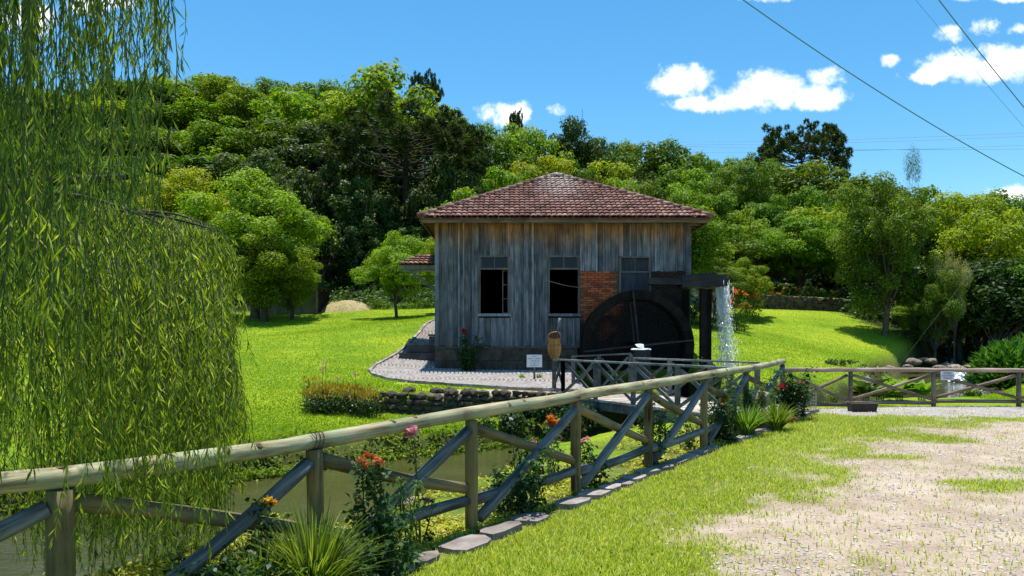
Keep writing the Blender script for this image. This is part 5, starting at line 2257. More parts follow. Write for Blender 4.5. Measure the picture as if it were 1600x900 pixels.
# big leafed plants just behind the right fence
for k, (px, py, Y_, lab) in enumerate(((1375, 612, 18.1, 'large leafed canna plant behind the middle of the right fence, leftmost'), (1405, 608, 18.3, 'tallest large leafed canna plant behind the right fence'), (1440, 612, 18.2, 'large leafed canna plant just left of the post by the white sign'), (1352, 602, 17.6, 'dark little shrub behind the second post of the right fence'))):
    x = (px - 800) / F * Y_
    top = at(px, py - 8, Y_).z
    g = hgt(x, Y_)
    o = thing('canna_plant', lab, 'plant', (x, Y_, g))
    n = 26
    a = q.uniform(0, 2 * PI, n)
    hgt_ = max(.35, top - g)
    pos = np.stack([x + .1 * q.normal(size=n), Y_ + .1 * q.normal(size=n), g + hgt_ * q.uniform(.25, .75, n)], 1)
    tan = unit(np.stack([np.cos(a), np.sin(a), q.uniform(.1, 1.0, n)], 1))
    nor = unit(np.cross(tan, np.stack([-np.sin(a), np.cos(a), 0 * a], 1)))
    build_np('leaves', leaf_quads(pos, tan, nor, q.uniform(.4, .65, n), q.uniform(.18, .27, n), .25), LEAF['canna' if k < 3 else 'rose'], o)
    m = MB()
    for i in range(5):
        m.tube([(x + .03 * i - .06, Y_, g - .1), (x + .05 * i - .1, Y_, g + hgt_ * .6)], .012, 5)
    m.build('stem', M['green_stem'], o)

# lance leaved shrub at the right edge
def lance_shrub(px, pyb, pyt, wpx, Y_, n, label):
    b = at(px, pyb, Y_)
    x = b.x
    g = min(b.z, hgt(x, Y_) + .3)
    H = (pyb - pyt) / F * Y_
    W = wpx / F * Y_ / 2
    o = thing('lance_leaf_shrub', label, 'shrub', (x, Y_, g))
    d = rand_dirs(n, q)
    d[:, 2] = np.abs(d[:, 2])
    rad = q.random((n, 1)) ** .4
    pos = np.array([x, Y_, g]) + d * rad * np.array([W, W, H * .88])
    tan = unit(d * .8 + rand_dirs(n, q) * .6 + np.array([0, 0, .2]))
    nor = unit(np.cross(tan, rand_dirs(n, q)))
    build_np('leaves', leaf_quads(pos, tan, nor, q.uniform(.28, .48, n), q.uniform(.07, .11, n), .1), LEAF['ginger'], o)
    m = MB()
    for i in range(12):
        a = q.uniform(0, 6.28)
        m.tube([(x + .2 * math.cos(a), Y_ + .2 * math.sin(a), g - .1), (x + W * .6 * math.cos(a), Y_ + W * .6 * math.sin(a), g + H * .7)], .02, 5)
    m.build('stem', M['green_stem'], o)


lance_shrub(1572, 578, 503, 96, 28, 3000, 'bright green lance leaved shrub standing by the water at the right edge')
lance_shrub(1620, 575, 510, 110, 28.5, 2800, 'second lance leaved shrub cut off by the right edge of the view')

# ------------------------------------------------------------------ trees
def limb(m, p0, p1, r0, r1, q, n=6, bend=.12, seg=4):
    p0, p1 = np.array(p0, float), np.array(p1, float)
    L = np.linalg.norm(p1 - p0)
    b = q.normal(size=3) * L * bend
    pts, rr = [], []
    for i in range(seg + 1):
        t = i / seg
        pts.append(p0 + (p1 - p0) * t + b * t * (1 - t) * 2)
        rr.append(r0 + (r1 - r0) * t)
    m.tube(pts, rr, n, .06, False)
    return pts


def broad_proto(seed, mat, H=10.0, R=4.0, base=.28, nclump=60, leaves=120, L=.34, crad=.95, shape='round', bark='bark', low=True, name='forest_tree', trunk_r=.22, dens=1.4):
    """tree of height H at the origin; crown as leaf clumps with gaps, limbs reaching into them"""
    q = np.random.default_rng(seed)
    root = thing(name, '', 'tree')
    root['proto'] = 1
    m = MB()
    geo = []
    cs_ = []
    tries = 0
    while len(cs_) < nclump and tries < 5000:
        tries += 1
        u = rand_dirs(1, q)[0]
        rr = q.random() ** .45
        z01 = .5 + .5 * u[2] * rr
        if shape == 'round':
            w_ = 1.0
        elif shape == 'cone':
            w_ = 1.15 - .75 * z01
        elif shape == 'dome':
            w_ = 1.0 if u[2] > -.3 else .85
        elif shape == 'column':
            w_ = .85 + .2 * math.sin(z01 * 7 + seed)
        lump = 1 + .22 * math.sin(3 * math.atan2(u[1], u[0]) + seed) + .15 * math.sin(5 * u[2] + seed * 2)
        c = np.array([u[0] * rr * R * .84 * w_ * lump, u[1] * rr * R * .84 * w_ * lump, H * base + (H * (1 - base)) * (.10 + .80 * z01)])
        if any(np.linalg.norm((c - d) / np.array([1, 1, .8])) < crad * .62 for d in cs_):
            continue
        cs_.append(c)
    for c in cs_:
        s = crad * q.uniform(.65, 1.2)
        nl = int(leaves * (s / crad) ** 2)
        geo.append(leaf_blob(c, (s, s, s * .72), int(nl * dens), L, L * .62, q, .5, .6, .62))
    v, f = cat_geo(geo)
    top = np.array([q.normal() * .25, q.normal() * .25, H * (base + (1 - base) * .6)])
    tp = limb(m, (0, 0, -.6), top, trunk_r, trunk_r * .3, q, 9, .05, 6)
    for c in cs_[::2]:
        t = q.uniform(.35, .9)
        k = tp[int(t * (len(tp) - 1))]
        limb(m, k, c, trunk_r * .35, .02, q, 5, .1, 3)
    build_np('crown', (v, f), LEAF[mat], root)
    m.build('trunk', M[bark], root, True)
    return root


def araucaria_proto(seed, H=20.0, R=8.5, umbrella=True, name='araucaria_tree', tiers=(.62, .98), nbr=46):
    q = np.random.default_rng(seed)
    root = thing(name, '', 'tree')
    m = MB()
    m.tube([(0, 0, -1), (0, 0, H * .3), (.1, 0, H * .6), (.1, .05, H * .93)], [.42, .36, .30, .12], 9, .05)
    geo = []
    for k in range(nbr):
        t = k / (nbr - 1)
        z = H * (tiers[0] + (tiers[1] - tiers[0]) * t * .85)
        a = k * 2.39996 + q.uniform(-.2, .2)
        L = R * (1.0 - .45 * t ** 1.5) * q.uniform(.75, 1.05) if umbrella else R * (1 - .6 * t) * q.uniform(.6, 1.05)
        rise = H * (.05 + .06 * q.random()) + (.02 * H if umbrella else 0)
        p0 = np.array([.08, 0, z])
        p1 = np.array([math.cos(a) * L * .6, math.sin(a) * L * .6, z - .02 * H + .2 * rise])
        p2 = np.array([math.cos(a) * L, math.sin(a) * L, min(z + rise, H * tiers[1])])
        pts = []
        for i in range(7):
            s = i / 6
            pts.append((1 - s) ** 2 * p0 + 2 * s * (1 - s) * p1 + s * s * p2)
        m.tube(pts, [.11 - .07 * i / 6 for i in range(7)], 5, .05, False)
        tuf = [p2] + [pts[5] + q.normal(size=3) * np.array([.7, .7, .3]) for _ in range(2)] + [pts[6] + q.normal(size=3) * np.array([.9, .9, .35]) for _ in range(2)]
        if not umbrella:
            tuf += [pts[3] + q.normal(size=3) * .5, pts[4] + q.normal(size=3) * .5]
        for c in tuf:
            r = q.uniform(.45, .8)
            n = 110
            d = rand_dirs(n, q)
            d[:, 2] = d[:, 2] * .8 + .25
            d = unit(d)
            nor = unit(np.cross(d, rand_dirs(n, q)))
            geo.append(leaf_quads(c + d * r * .25, d, nor, r * q.uniform(.7, 1.1, n), .13, .1))
    build_np('crown', cat_geo(geo), LEAF['pine'], root)
    m.build('trunk', M['barkdark'], root, True)
    return root


PRO = {}
PROTO_DIM = {}


def reg(key, o, H, R):
    PRO[key] = o
    PROTO_DIM[key] = (H, R)
    CHILD[key] = False


FT = 'forest_tree'
reg('mid1', broad_proto(1, 'mid'), 10, 4)
reg('mid2', broad_proto(2, 'mid', shape='dome', nclump=70), 10, 4)
reg('mid3', broad_proto(14, 'mid', L=.26, leaves=190, nclump=75, crad=.85), 10, 4)
reg('bright1', broad_proto(3, 'bright'), 10, 4)
reg('bright2', broad_proto(4, 'bright', shape='dome', L=.28, leaves=170), 10, 4)
reg('yel1', broad_proto(5, 'yellow', shape='dome', L=.28, leaves=170), 10, 4)
reg('olive1', broad_proto(6, 'olive', L=.30, leaves=150), 10, 4)
reg('olive2', broad_proto(16, 'olive', shape='dome', L=.30, leaves=150), 10, 4)
reg('dark1', broad_proto(7, 'dark', L=.30, leaves=150), 10, 4)
reg('dark2', broad_proto(8, 'dark', shape='column', L=.32, base=.12, nclump=80, leaves=110, crad=.75), 10, 4)
reg('dark3', broad_proto(18, 'dark', shape='column', L=.32, base=.2, nclump=64, leaves=120, crad=.7), 10, 4)
reg('cone1', broad_proto(9, 'dark', shape='cone', L=.26, base=.1, nclump=85, leaves=130, crad=.75), 10, 4)
reg('near1', broad_proto(10, 'bright', L=.19, leaves=330, nclump=85, crad=.85, base=.2), 10, 4)
reg('near2', broad_proto(11, 'mid', L=.18, leaves=340, nclump=90, crad=.85, base=.22, shape='dome', trunk_r=.3), 10, 4)
reg('near3', broad_proto(12, 'yellow', L=.18, leaves=360, nclump=95, crad=.85, base=.2, shape='dome'), 10, 4)
reg('near4', broad_proto(13, 'olive', L=.19, leaves=330, nclump=80, crad=.8, base=.18), 10, 4)
reg('near5', broad_proto(41, 'bright', L=.17, leaves=400, nclump=105, crad=.85, base=.10, shape='dome', trunk_r=.3), 10, 4)
reg('near6', broad_proto(42, 'bright', L=.17, leaves=330, nclump=95, crad=.8, base=.14, shape='round', trunk_r=.18), 10, 4)
reg('sprig', broad_proto(51, 'mid', L=.18, leaves=90, nclump=16, crad=1.3, base=.88, trunk_r=.06), 10, 4)
reg('airy', broad_proto(15, 'mid', L=.16, leaves=250, nclump=120, crad=.68, base=.05, shape='column'), 10, 4)
reg('airy2', broad_proto(17, 'mid', L=.15, leaves=330, nclump=100, crad=.7, base=.15, shape='round'), 10, 4)
reg('pale', broad_proto(19, 'pale', L=.16, leaves=200, nclump=40, crad=.75, base=.3), 10, 4)
reg('arau', araucaria_proto(31), 20, 8.5)
reg('arau2', araucaria_proto(32, umbrella=False, nbr=60, tiers=(.3, .98)), 20, 8.5)

LOOK = {'mid1': 'mid green rounded', 'mid2': 'mid green domed', 'mid3': 'fine leaved mid green', 'bright1': 'bright green rounded', 'bright2': 'bright green domed', 'yel1': 'yellow green domed', 'olive1': 'olive green rounded', 'olive2': 'olive green domed',
        'dark1': 'dark green rounded', 'dark2': 'dark columnar', 'dark3': 'dark ragged columnar', 'near1': 'leafy bright green', 'near4': 'leafy olive green'}
SPOT = [(-9999, 'far out left of the willow'), (-120, 'left of the willow'), (60, 'behind the thick of the willow curtain'), (150, 'behind the middle of the willow'), (225, 'just right of the upper willow strands'), (290, 'above the willow bulge'), (345, 'above the left of the lawn tree'),
        (400, 'above the big lawn tree'), (450, 'right of the big lawn tree'), (497, 'left of the tallest broad tree'), (545, 'under the tallest broad tree'), (585, 'under the spreading araucaria'), (640, 'right of the araucaria trunk'), (680, 'above the left eave of the mill'), (730, 'left of the small white cloud'),
        (775, 'under the small white cloud'), (815, 'left of the roof peak'), (860, 'straight above the roof peak'), (905, 'below the radio mast'), (950, 'above the middle of the right roof slope'), (1000, 'under the left end of the big cloud'), (1045, 'above the right eave of the mill'), (1085, 'just past the right eave of the mill'),
        (1125, 'right of the mill corner'), (1165, 'above the falling water'), (1205, 'left under the skyline araucaria'), (1255, 'right under the skyline araucaria'), (1300, 'above the garden wall end'), (1345, 'left of the tall feathery stream tree'), (1390, 'behind the tall feathery stream tree'), (1445, 'right of the tall feathery tree'),
        (1500, 'behind the yellow green domed tree'), (1560, 'right of the yellow green domed tree'), (1625, 'outside the right edge')]
SEEN = {}


def where(px, py, Y, k):
    spot = [t for x0, t in SPOT if px >= x0][-1]
    row = 'on the skyline' if Y > 96 else ('high up' if Y > 74 else ('midslope' if Y > 57 else 'low down'))
    lab = LOOK[k] + ' tree ' + row + ' ' + spot.replace('just right of the upper willow strands', 'right of the upper willow strands')
    if lab in SEEN:
        lab = ('lower ' if py > SEEN[lab] else 'upper ') + lab
    else:
        SEEN[lab] = py
    return lab


used = set()


def tree(key, px, pyt, wpx, Y, label, group=None, name=None, pyb=None, rot=None, cat='tree'):
    """crown top at photo row pyt, crown width wpx, standing on the terrain at depth Y"""
    t = at(px, pyt, Y)
    g = hgt(t.x, Y)
    if pyb is not None:
        g = min(g, at(px, pyb, Y).z) if pyb < 0 else g
    H0, R0 = PROTO_DIM[key]
    sz = max(1.5, t.z - g) / H0 * 1.03
    sx = wpx / F * Y / 2 / R0 * 1.13
    if key in used:
        o = copy_tree(PRO[key])
    else:
        o = PRO[key]
        used.add(key)
    if 'proto' in o:
        del o['proto']
    o.location = (t.x, Y, g - .1)
    o.scale = (sx, sx, sz)
    o.rotation_euler = (0, 0, rng.uniform(0, 6.28) if rot is None else rot)
    if name:
        o.name = name
    if 'group' in o:
        del o['group']
    return tag(o, label, cat, group)


# -- single trees one can point at
tree('near5', 398, 256, 195, 43, 'big dark rounded tree standing alone on the left lawn with shade under it', name='lawn_tree')
tree('near5', 415, 345, 150, 41, 'lower leafy tree with pale shoots in front of the big dark lawn tree', name='lawn_tree')
tree('near5', 455, 378, 84, 42.3, 'low round leafy shrub tree under the right side of the big lawn tree', name='small_tree')
tree('near3', 300, 258, 170, 50, 'yellow tinged tree behind the willow at the left edge of the lawn', name='lawn_tree')
tree('near6', 622, 356, 122, 41, 'small bright green tree beside the porch at the left of the mill', name='small_tree')
tree('near3', 690, 355, 60, 44, 'pale green sapling just behind the left corner of the mill', name='small_tree')
tree('arau', 634, 192, 245, 61, 'tall dark araucaria with flat spreading tufted crown above the left eave', name='araucaria_tree')
tree('arau', 664, 124, 52, 118, 'distant araucaria tip poking out right of the tallest broad tree', name='araucaria_tree')
tree('arau', 1252, 211, 138, 90, 'flat topped araucaria on the skyline above the right lawn', name='araucaria_tree')
tree('arau2', 806, 173, 34, 100, 'thin dark conifer tip before the small white cloud', name='conifer_tree')
tree('bright1', 603, 103, 180, 84, 'tallest broad bright green tree on the skyline left of the mill', name='broad_tree')
tree('bright2', 815, 186, 110, 86, 'rounded bright green tree on the skyline above the roof ridge, left side', name='broad_tree')
tree('dark1', 882, 178, 100, 90, 'dark green domed tree on the skyline right of the bright rounded tree', name='broad_tree')
tree('near4', 1062, 290, 165, 37, 'olive green tree with dark boughs right behind the mill roof', name='broad_tree')
tree('airy', 1165, 236, 130, 66, 'feathery grey green tree behind the right eave of the mill', name='feathery_tree')
tree('mid2', 1270, 250, 160, 74, 'wide dark green tree below the flat topped araucaria', name='broad_tree')
tree('near1', 1250, 332, 160, 50, 'light green round tree behind the garden wall', name='broad_tree')
tree('airy', 1378, 260, 165, 40, 'tall feathery tree leaning over the right lawn by the stream', name='feathery_tree')
tree('near3', 1512, 287, 190, 44, 'bright yellow green domed tree near the right edge', name='broad_tree')
tree('airy2', 1460, 380, 90, 39, 'airy light green tree between the feathery tree and the blooming tree', name='feathery_tree')
tree('pale', 1490, 372, 56, 38.5, 'shrubby tree with pale cream bloom below the yellow green tree', name='blooming_tree')
tree('dark1', 1560, 392, 170, 40, 'dark low tree overhanging the stream at the right edge', name='broad_tree')
tree('near2', 1500, 400, 130, 41.5, 'dark leafy tree shading the far stream bank', name='broad_tree')
tree('near4', 1600, 330, 130, 46, 'olive tree cut off by the right edge of the view', name='broad_tree')
tree('near1', 1430, 470, 80, 42, 'small bush tree in the shade on the stream bank', name='small_tree')
tree('airy2', 1120, 395, 90, 40, 'light shrubby tree right of the mill corner behind the flume', name='small_tree')
tree('near4', 1165, 400, 80, 42, 'yellowish small tree with orange tips left of the garden wall', name='small_tree')
tree('cone1', 1263, 432, 22, 46.5, 'little dark cone shaped topiary on the turf above the garden wall', name='topiary')
tree('sprig', 1425, 246, 28, 43, 'thin wispy sprig of a tree top standing above the feathery tree', name='feathery_tree')
# -- dark stand left of the mill
for i, (px, py, wd, Y, k) in enumerate(((470, 248, 100, 58, 'dark2'), (515, 240, 90, 60, 'dark3'), (560, 262, 95, 56, 'dark2'), (600, 290, 90, 57, 'dark3'), (648, 285, 100, 58, 'dark2'), (700, 225, 110, 60, 'dark3'), (735, 255, 90, 58, 'dark2'),
                                        (500, 330, 85, 53, 'dark3'), (545, 345, 80, 54, 'dark2'), (590, 350, 80, 55, 'dark3'), (650, 345, 90, 54, 'dark2'), (455, 300, 90, 55, 'dark3'), (690, 300, 90, 56, 'dark3'), (430, 240, 90, 60, 'dark2'), (570, 205, 110, 64, 'dark3'), (750, 205, 90, 68, 'dark2'), (640, 255, 120, 66, 'dark1'), (600, 250, 110, 67, 'dark1'), (680, 270, 110, 65, 'dark1'), (625, 320, 100, 60, 'dark1'), (530, 290, 110, 63, 'dark1'), (480, 300, 100, 62, 'dark1'))):
    tree(k, px, py, wd, Y, where(px, py, Y, k), 'dark trees of the shaded stand', 'dark_tree')
# -- left hill forest
HILL = [(212, 128, 100, 128, 'mid2'), (262, 120, 110, 132, 'bright2'), (318, 114, 110, 136, 'bright1'), (372, 118, 120, 130, 'olive2'), (432, 120, 90, 138, 'mid1'), (472, 130, 100, 130, 'mid2'), (515, 132, 90, 126, 'mid3'), (540, 140, 80, 120, 'bright2'), (165, 135, 110, 124, 'mid1'), (100, 140, 120, 120, 'mid2'), (30, 140, 130, 120, 'mid1'), (-40, 150, 120, 118, 'mid3'),
        (240, 155, 130, 108, 'mid3'), (310, 150, 130, 106, 'olive1'), (385, 145, 140, 104, 'olive2'), (455, 150, 130, 100, 'bright1'), (520, 160, 120, 98, 'mid1'), (560, 175, 100, 92, 'bright2'), (180, 170, 120, 104, 'bright1'), (110, 180, 120, 100, 'mid2'), (40, 180, 120, 100, 'mid3'), (-30, 190, 110, 98, 'mid1'),
        (215, 215, 140, 86, 'mid2'), (290, 195, 150, 88, 'bright2'), (370, 190, 150, 86, 'mid3'), (445, 190, 140, 82, 'mid2'), (510, 200, 120, 80, 'dark1'), (140, 230, 140, 84, 'mid1'), (60, 235, 140, 82, 'bright1'), (-20, 240, 130, 80, 'mid2'),
        (260, 240, 150, 70, 'mid3'), (340, 232, 150, 72, 'mid1'), (410, 228, 130, 70, 'dark1'), (190, 265, 150, 66, 'bright2'), (110, 280, 150, 64, 'mid2'), (30, 290, 140, 62, 'mid3'), (-40, 300, 140, 60, 'mid1'),
        (240, 300, 130, 56, 'mid2'), (300, 310, 110, 57, 'near4'), (170, 330, 130, 54, 'mid1'), (90, 340, 130, 52, 'mid3'), (10, 350, 130, 50, 'mid2'), (-110, 240, 140, 72, 'mid1'), (-190, 250, 140, 70, 'mid2'), (-260, 280, 150, 62, 'mid3'), (-130, 330, 130, 54, 'mid2'), (-60, 370, 120, 50, 'mid3'), (-200, 360, 140, 50, 'mid1'), (60, 400, 120, 49, 'dark1'), (130, 405, 120, 49, 'mid1'), (-20, 410, 120, 48, 'mid3'), (-110, 420, 120, 47, 'dark1'), (-150, 160, 130, 105, 'mid1'), (-260, 180, 140, 95, 'mid2'), (225, 380, 120, 50, 'dark1'), (290, 385, 100, 50, 'dark1'), (340, 390, 90, 49, 'mid1')]
for px, py, wd, Y, k in HILL:
    px, py, wd = px + rng.uniform(-22, 22), py + rng.uniform(-17, 15) * (Y < 112), wd * rng.uniform(.7, 1.25)
    tree(k, px, py, wd, Y, where(px, py, Y, k), 'forest trees on the left hillside', 'forest_tree')
BACK = [(690, 168, 80, 108, 'mid2'), (722, 180, 80, 104, 'bright1'), (760, 188, 70, 100, 'mid1'), (785, 215, 90, 82, 'mid2'), (740, 235, 80, 76, 'mid3'), (845, 235, 110, 72, 'yel1'), (900, 240, 80, 76, 'mid1'), (770, 262, 100, 60, 'bright2'), (725, 290, 90, 54, 'bright1'), (820, 262, 90, 62, 'mid1'), (880, 262, 80, 60, 'mid3'),
        (945, 212, 90, 108, 'mid1'), (990, 214, 80, 112, 'olive2'), (1040, 216, 110, 108, 'mid2'), (1095, 236, 90, 104, 'mid1'), (1140, 235, 80, 108, 'olive1'), (1190, 226, 90, 100, 'mid2'), (920, 222, 60, 112, 'mid3'),
        (935, 248, 110, 78, 'yel1'), (990, 245, 90, 80, 'dark1'), (1040, 252, 100, 78, 'mid1'), (1090, 262, 100, 72, 'bright1'), (975, 275, 100, 60, 'bright2'), (1020, 282, 90, 56, 'mid2'), (1110, 290, 100, 56, 'mid3'), (930, 285, 80, 54, 'mid1'),
        (1215, 262, 110, 80, 'mid1'), (1320, 268, 80, 82, 'mid3'), (1340, 285, 80, 78, 'mid1'), (1380, 285, 110, 80, 'mid2'), (1450, 290, 100, 84, 'bright1'), (1200, 300, 100, 62, 'mid3'), (1160, 320, 100, 54, 'bright2'), (1290, 310, 110, 60, 'yel1'), (1330, 325, 90, 54, 'bright2'), (1270, 285, 100, 68, 'mid2'), (1550, 300, 110, 80, 'mid2'), (1600, 312, 110, 84, 'olive2'), (1660, 318, 110, 80, 'mid1'), (1500, 295, 90, 84, 'olive1'),
        (1440, 330, 110, 56, 'mid3'), (1540, 340, 110, 56, 'mid1'), (1640, 340, 120, 56, 'mid2'), (1190, 370, 100, 52, 'mid1'), (1330, 375, 100, 52, 'dark1'), (1290, 400, 100, 56, 'dark1'), (1230, 400, 90, 56, 'dark1'), (1400, 380, 110, 52, 'dark1'), (1460, 400, 110, 50, 'dark1'), (1130, 350, 100, 50, 'mid1'), (1090, 370, 90, 48, 'bright1'), (1040, 330, 100, 50, 'mid3'), (1620, 420, 120, 46, 'dark1'), (1550, 430, 110, 48, 'dark1'), (1370, 430, 90, 56, 'dark1')]
for px, py, wd, Y, k in BACK:
    px, py, wd = px + rng.uniform(-10, 10), py + rng.uniform(-7, 7) * (Y < 95), wd * rng.uniform(.85, 1.2)
    tree(k, px, py, wd, Y, where(px, py, Y, k), 'forest trees behind the mill', 'forest_tree')
for px, py, wd, Y, k in ((1450, 365, 130, 45, 'dark1'), (1535, 360, 140, 46, 'dark1'), (1590, 400, 120, 41, 'mid3'), (1480, 430, 90, 43, 'dark1'), (1530, 440, 90, 42.5, 'dark1'), (1585, 455, 90, 42, 'dark1')):
    tree(k, px, py, wd, Y, where(px, py, Y, k), 'shade trees on the far stream bank', 'forest_tree')
for k in PRO:
    assert k in used, k

# undergrowth along the forest edges
q = np.random.default_rng(77)
und = []
for i in range(900):
    px = q.uniform(430, 700) if i < 260 else (q.uniform(1130, 1700) if i < 800 else q.uniform(180, 430))
    Y_ = q.uniform(48, 58) if not (1330 < px) else q.uniform(42.5, 56)
    x = (px - 800) / F * Y_
    g = hgt(x, Y_)
    r = q.uniform(.35, .9)
    und.append(leaf_blob((x, Y_, g + r * .5), (r, r, r * .8), 46, .24, .15, q, .5, .5))
uo = link('undergrowth', np_mesh('undergrowth', *cat_geo(und), LEAF['dark']))
tag(uo, 'dark low undergrowth along the edge of the forest', 'undergrowth', None, 'stuff')

# ferny low bushes at the top of the left lawn and flower beds
def bush(px, pyt, wpx, Y, mat, label, n=700, L=.11, flowers=None, nf=0, name='shrub', group=None, cat='shrub', pyb=None):
    t = at(px, pyt, Y)
    g = hgt(t.x, Y)
    H = max(.25, t.z - g)
    W = wpx / F * Y / 2
    o = thing(name, label, cat, (t.x, Y, g), group)
    geo = []
    for k in range(9):
        c = (t.x + q.uniform(-.7, .7) * W, Y + q.uniform(-.5, .5) * min(W, .8), g + H * q.uniform(.2, .62))
        geo.append(leaf_blob(c, (W * .42, min(W, 1) * .42, H * .36), n // 9, L, L * .6, q, .5, .5))
    build_np('leaves', cat_geo(geo), LEAF[mat], o)
    m = MB()
    for k in range(5):
        m.tube([(t.x + .05 * k - .1, Y, g - .1), (t.x + q.uniform(-.6, .6) * W, Y + q.uniform(-.2, .2), g + H * .6)], [.02, .008], 5)
    m.build('stem', M['green_stem'], o)
    if flowers:
        geo = []
        for k in range(nf):
            c = np.array([t.x + q.uniform(-.85, .85) * W, Y - q.uniform(-.1, .5) * min(W, .8), g + H * q.uniform(.45, 1.0)])
            geo.append(petals(c, q.uniform(.08, .15), q, 10))
        build_np('flowers', cat_geo(geo), FLOWER[flowers], o, kind='stuff')
    return o


for i, (px, wd) in enumerate(((512, 40), (556, 46), (596, 44), (636, 50), (668, 44), (486, 30))):
    bush(px, 466 + (i % 2) * 6, wd, 47.6, 'mid', 'low leafy bush at the far lawn edge ' + ('behind the left part of the straw heap', 'behind the right part of the straw heap', 'left of the small bright tree', 'right of the small bright tree', 'against the left corner of the mill', 'between the shed and the straw heap')[i], 620, .13, group='bushes along the far lawn edge')
bush(1088, 452, 34, 36, 'rose', 'blue hydrangea bush between the wheel and the flume post', 900, .13, 'blue', 26)
bush(1118, 458, 40, 35, 'rose', 'orange flowering bush behind the flume post', 800, .10, 'orange', 26)
bush(1150, 452, 44, 36, 'mid', 'orange tipped shrub right of the falling water', 900, .10, 'orange', 26)
bush(1172, 430, 40, 41, 'olive', 'tall rusty leaved shrub at the left end of the garden wall', 1100, .12, 'orange', 14)
for i, px in enumerate((1190, 1210, 1232, 1250, 1284, 1300)):
    bush(px, 441 + (i % 3) * 4, 26, 47.2, 'autumn' if i % 2 else 'olive', ('leftmost', 'second from the left', 'third from the left', 'third from the right', 'second from the right', 'rightmost')[i] + ' small orange flushed shrub in the bed above the garden wall', 320, .10, 'orange', 2, group='orange shrubs above the garden wall')
bush(1302, 590, 26, 20.5, 'bright', 'low bright weeds on the far bank seen through the left bay of the right fence', 500, .07)
bush(1520, 612, 34, 21.5, 'olive', 'small yellowish bush at the water edge behind the right fence', 600, .07)
bush(1098, 545, 22, 23.0, 'bright', 'fresh green fern growing between the wheel and the flume post', 300, .10)
bush(1355, 565, 70, 29, 'hedge', 'dark ragged plants on the cut bank at the foot of the right lawn', 500, .10)
bush(1310, 568, 50, 28, 'hedge', 'second patch of dark ragged plants on the cut bank of the right lawn', 320, .10)

# ------------------------------------------------------------------ willow on the left
wroot = thing('weeping_willow', 'weeping willow hanging its long leafy strands over the left end of the log fence', 'willow', (-5.6, 6.4, hgt(-5.6, 6.4)))
q = np.random.default_rng(99)
m = MB()
limb(m, (-5.6, 6.4, -.8), (-5.2, 6.1, 3.2), .32, .24, q, 10, .04, 6)
for e, r in (((-3.9, 5.6, 3.3), .09), ((-2.9, 4.3, 4.6), .09), ((-4.2, 4.4, 5.2), .11), ((-3.2, 6.2, 3.0), .07), ((-6.5, 5.0, 5.5), .1), ((-2.62, 4.0, 3.0), .0)):
    if r:
        limb(m, (-5.25, 6.1, 2.8), e, r, .025, q, 7, .08, 7)
p0 = at(47, -60, 4.2)
p1 = at(44, 125, 4.25)
limb(m, p0, p1, .045, .03, q, 7, .03, 4)
branches = []
for (a, b_, c) in (((150, 330, 5.6), (230, 325, 5.5), (345, 362, 5.4)), ((200, 345, 5.9), (260, 350, 5.8), (330, 440, 5.7)), ((130, 330, 5.2), (200, 380, 5.2), (205, 470, 5.2)), ((180, 420, 5.4), (260, 405, 5.3), (350, 470, 5.3)), ((100, 350, 6.2), (240, 310, 6.2), (320, 350, 6.1)), ((60, 300, 5.0), (150, 300, 5.0), (250, 350, 5.0))):
    A, B, C = at(*a), at(*b_), at(*c)
    pts = [((1 - t) ** 2 * A + 2 * t * (1 - t) * B + t * t * C) for t in np.linspace(0, 1, 9)]
    m.tube(pts, [.018 - .013 * i / 8 for i in range(9)], 6, .05)
    branches.append(pts)
geoL = []
sv, sf = [], []


def strand(p, z_end, out=(0, 0), leafL=.095, sp=.030, wob=.05, ang=1.0):
    """hanging twig with narrow leaves"""
    global sv
    L = max(.15, p[2] - z_end)
    n = max(5, int(L / .12))
    t = np.linspace(0, 1, n)
    arch = 1 - np.exp(-t * 4)
    ph = q.uniform(0, 6.28)
    xs_ = p[0] + out[0] * arch + wob * np.sin(t * 5 + ph) * t * .6
    ys_ = p[1] + out[1] * arch + wob * np.cos(t * 4 + ph) * t * .6
    zs_ = p[2] - L * t ** 1.15 + .06 * np.sin(np.minimum(t * 8, PI)) * math.hypot(*out)
    P3 = np.stack([xs_, ys_, zs_], 1)
    # stem as thin 3 sided tube
    b0 = len(sv)
    for i in range(n):
        r = .0032 * (1 - .6 * t[i])
        for k in range(3):
            sv.append((P3[i, 0] + r * math.cos(k * 2.094), P3[i, 1] + r * math.sin(k * 2.094), P3[i, 2]))
    for i in range(n - 1):
        for k in range(3):
            sf.append((b0 + i * 3 + k, b0 + i * 3 + (k + 1) % 3, b0 + (i + 1) * 3 + (k + 1) % 3, b0 + (i + 1) * 3 + k))
    nl = max(6, int(L / sp))
    tt = np.sort(q.random(nl) ** .9)
    pos = np.stack([np.interp(tt, t, P3[:, i]) for i in range(3)], 1)
    a = q.uniform(0, 2 * PI, nl)
    sprd = q.uniform(.15, 1.0, nl) ** 1.3 * ang
    tan = unit(np.stack([np.cos(a) * sprd, np.sin(a) * sprd, -np.ones(nl)], 1))
    nor = unit(np.cross(tan, rand_dirs(nl, q)))
    LL = leafL * q.uniform(.55, 1.15, nl)
    geoL.append(leaf_quads(pos, tan, nor, LL, LL * .09 + .002, .12))


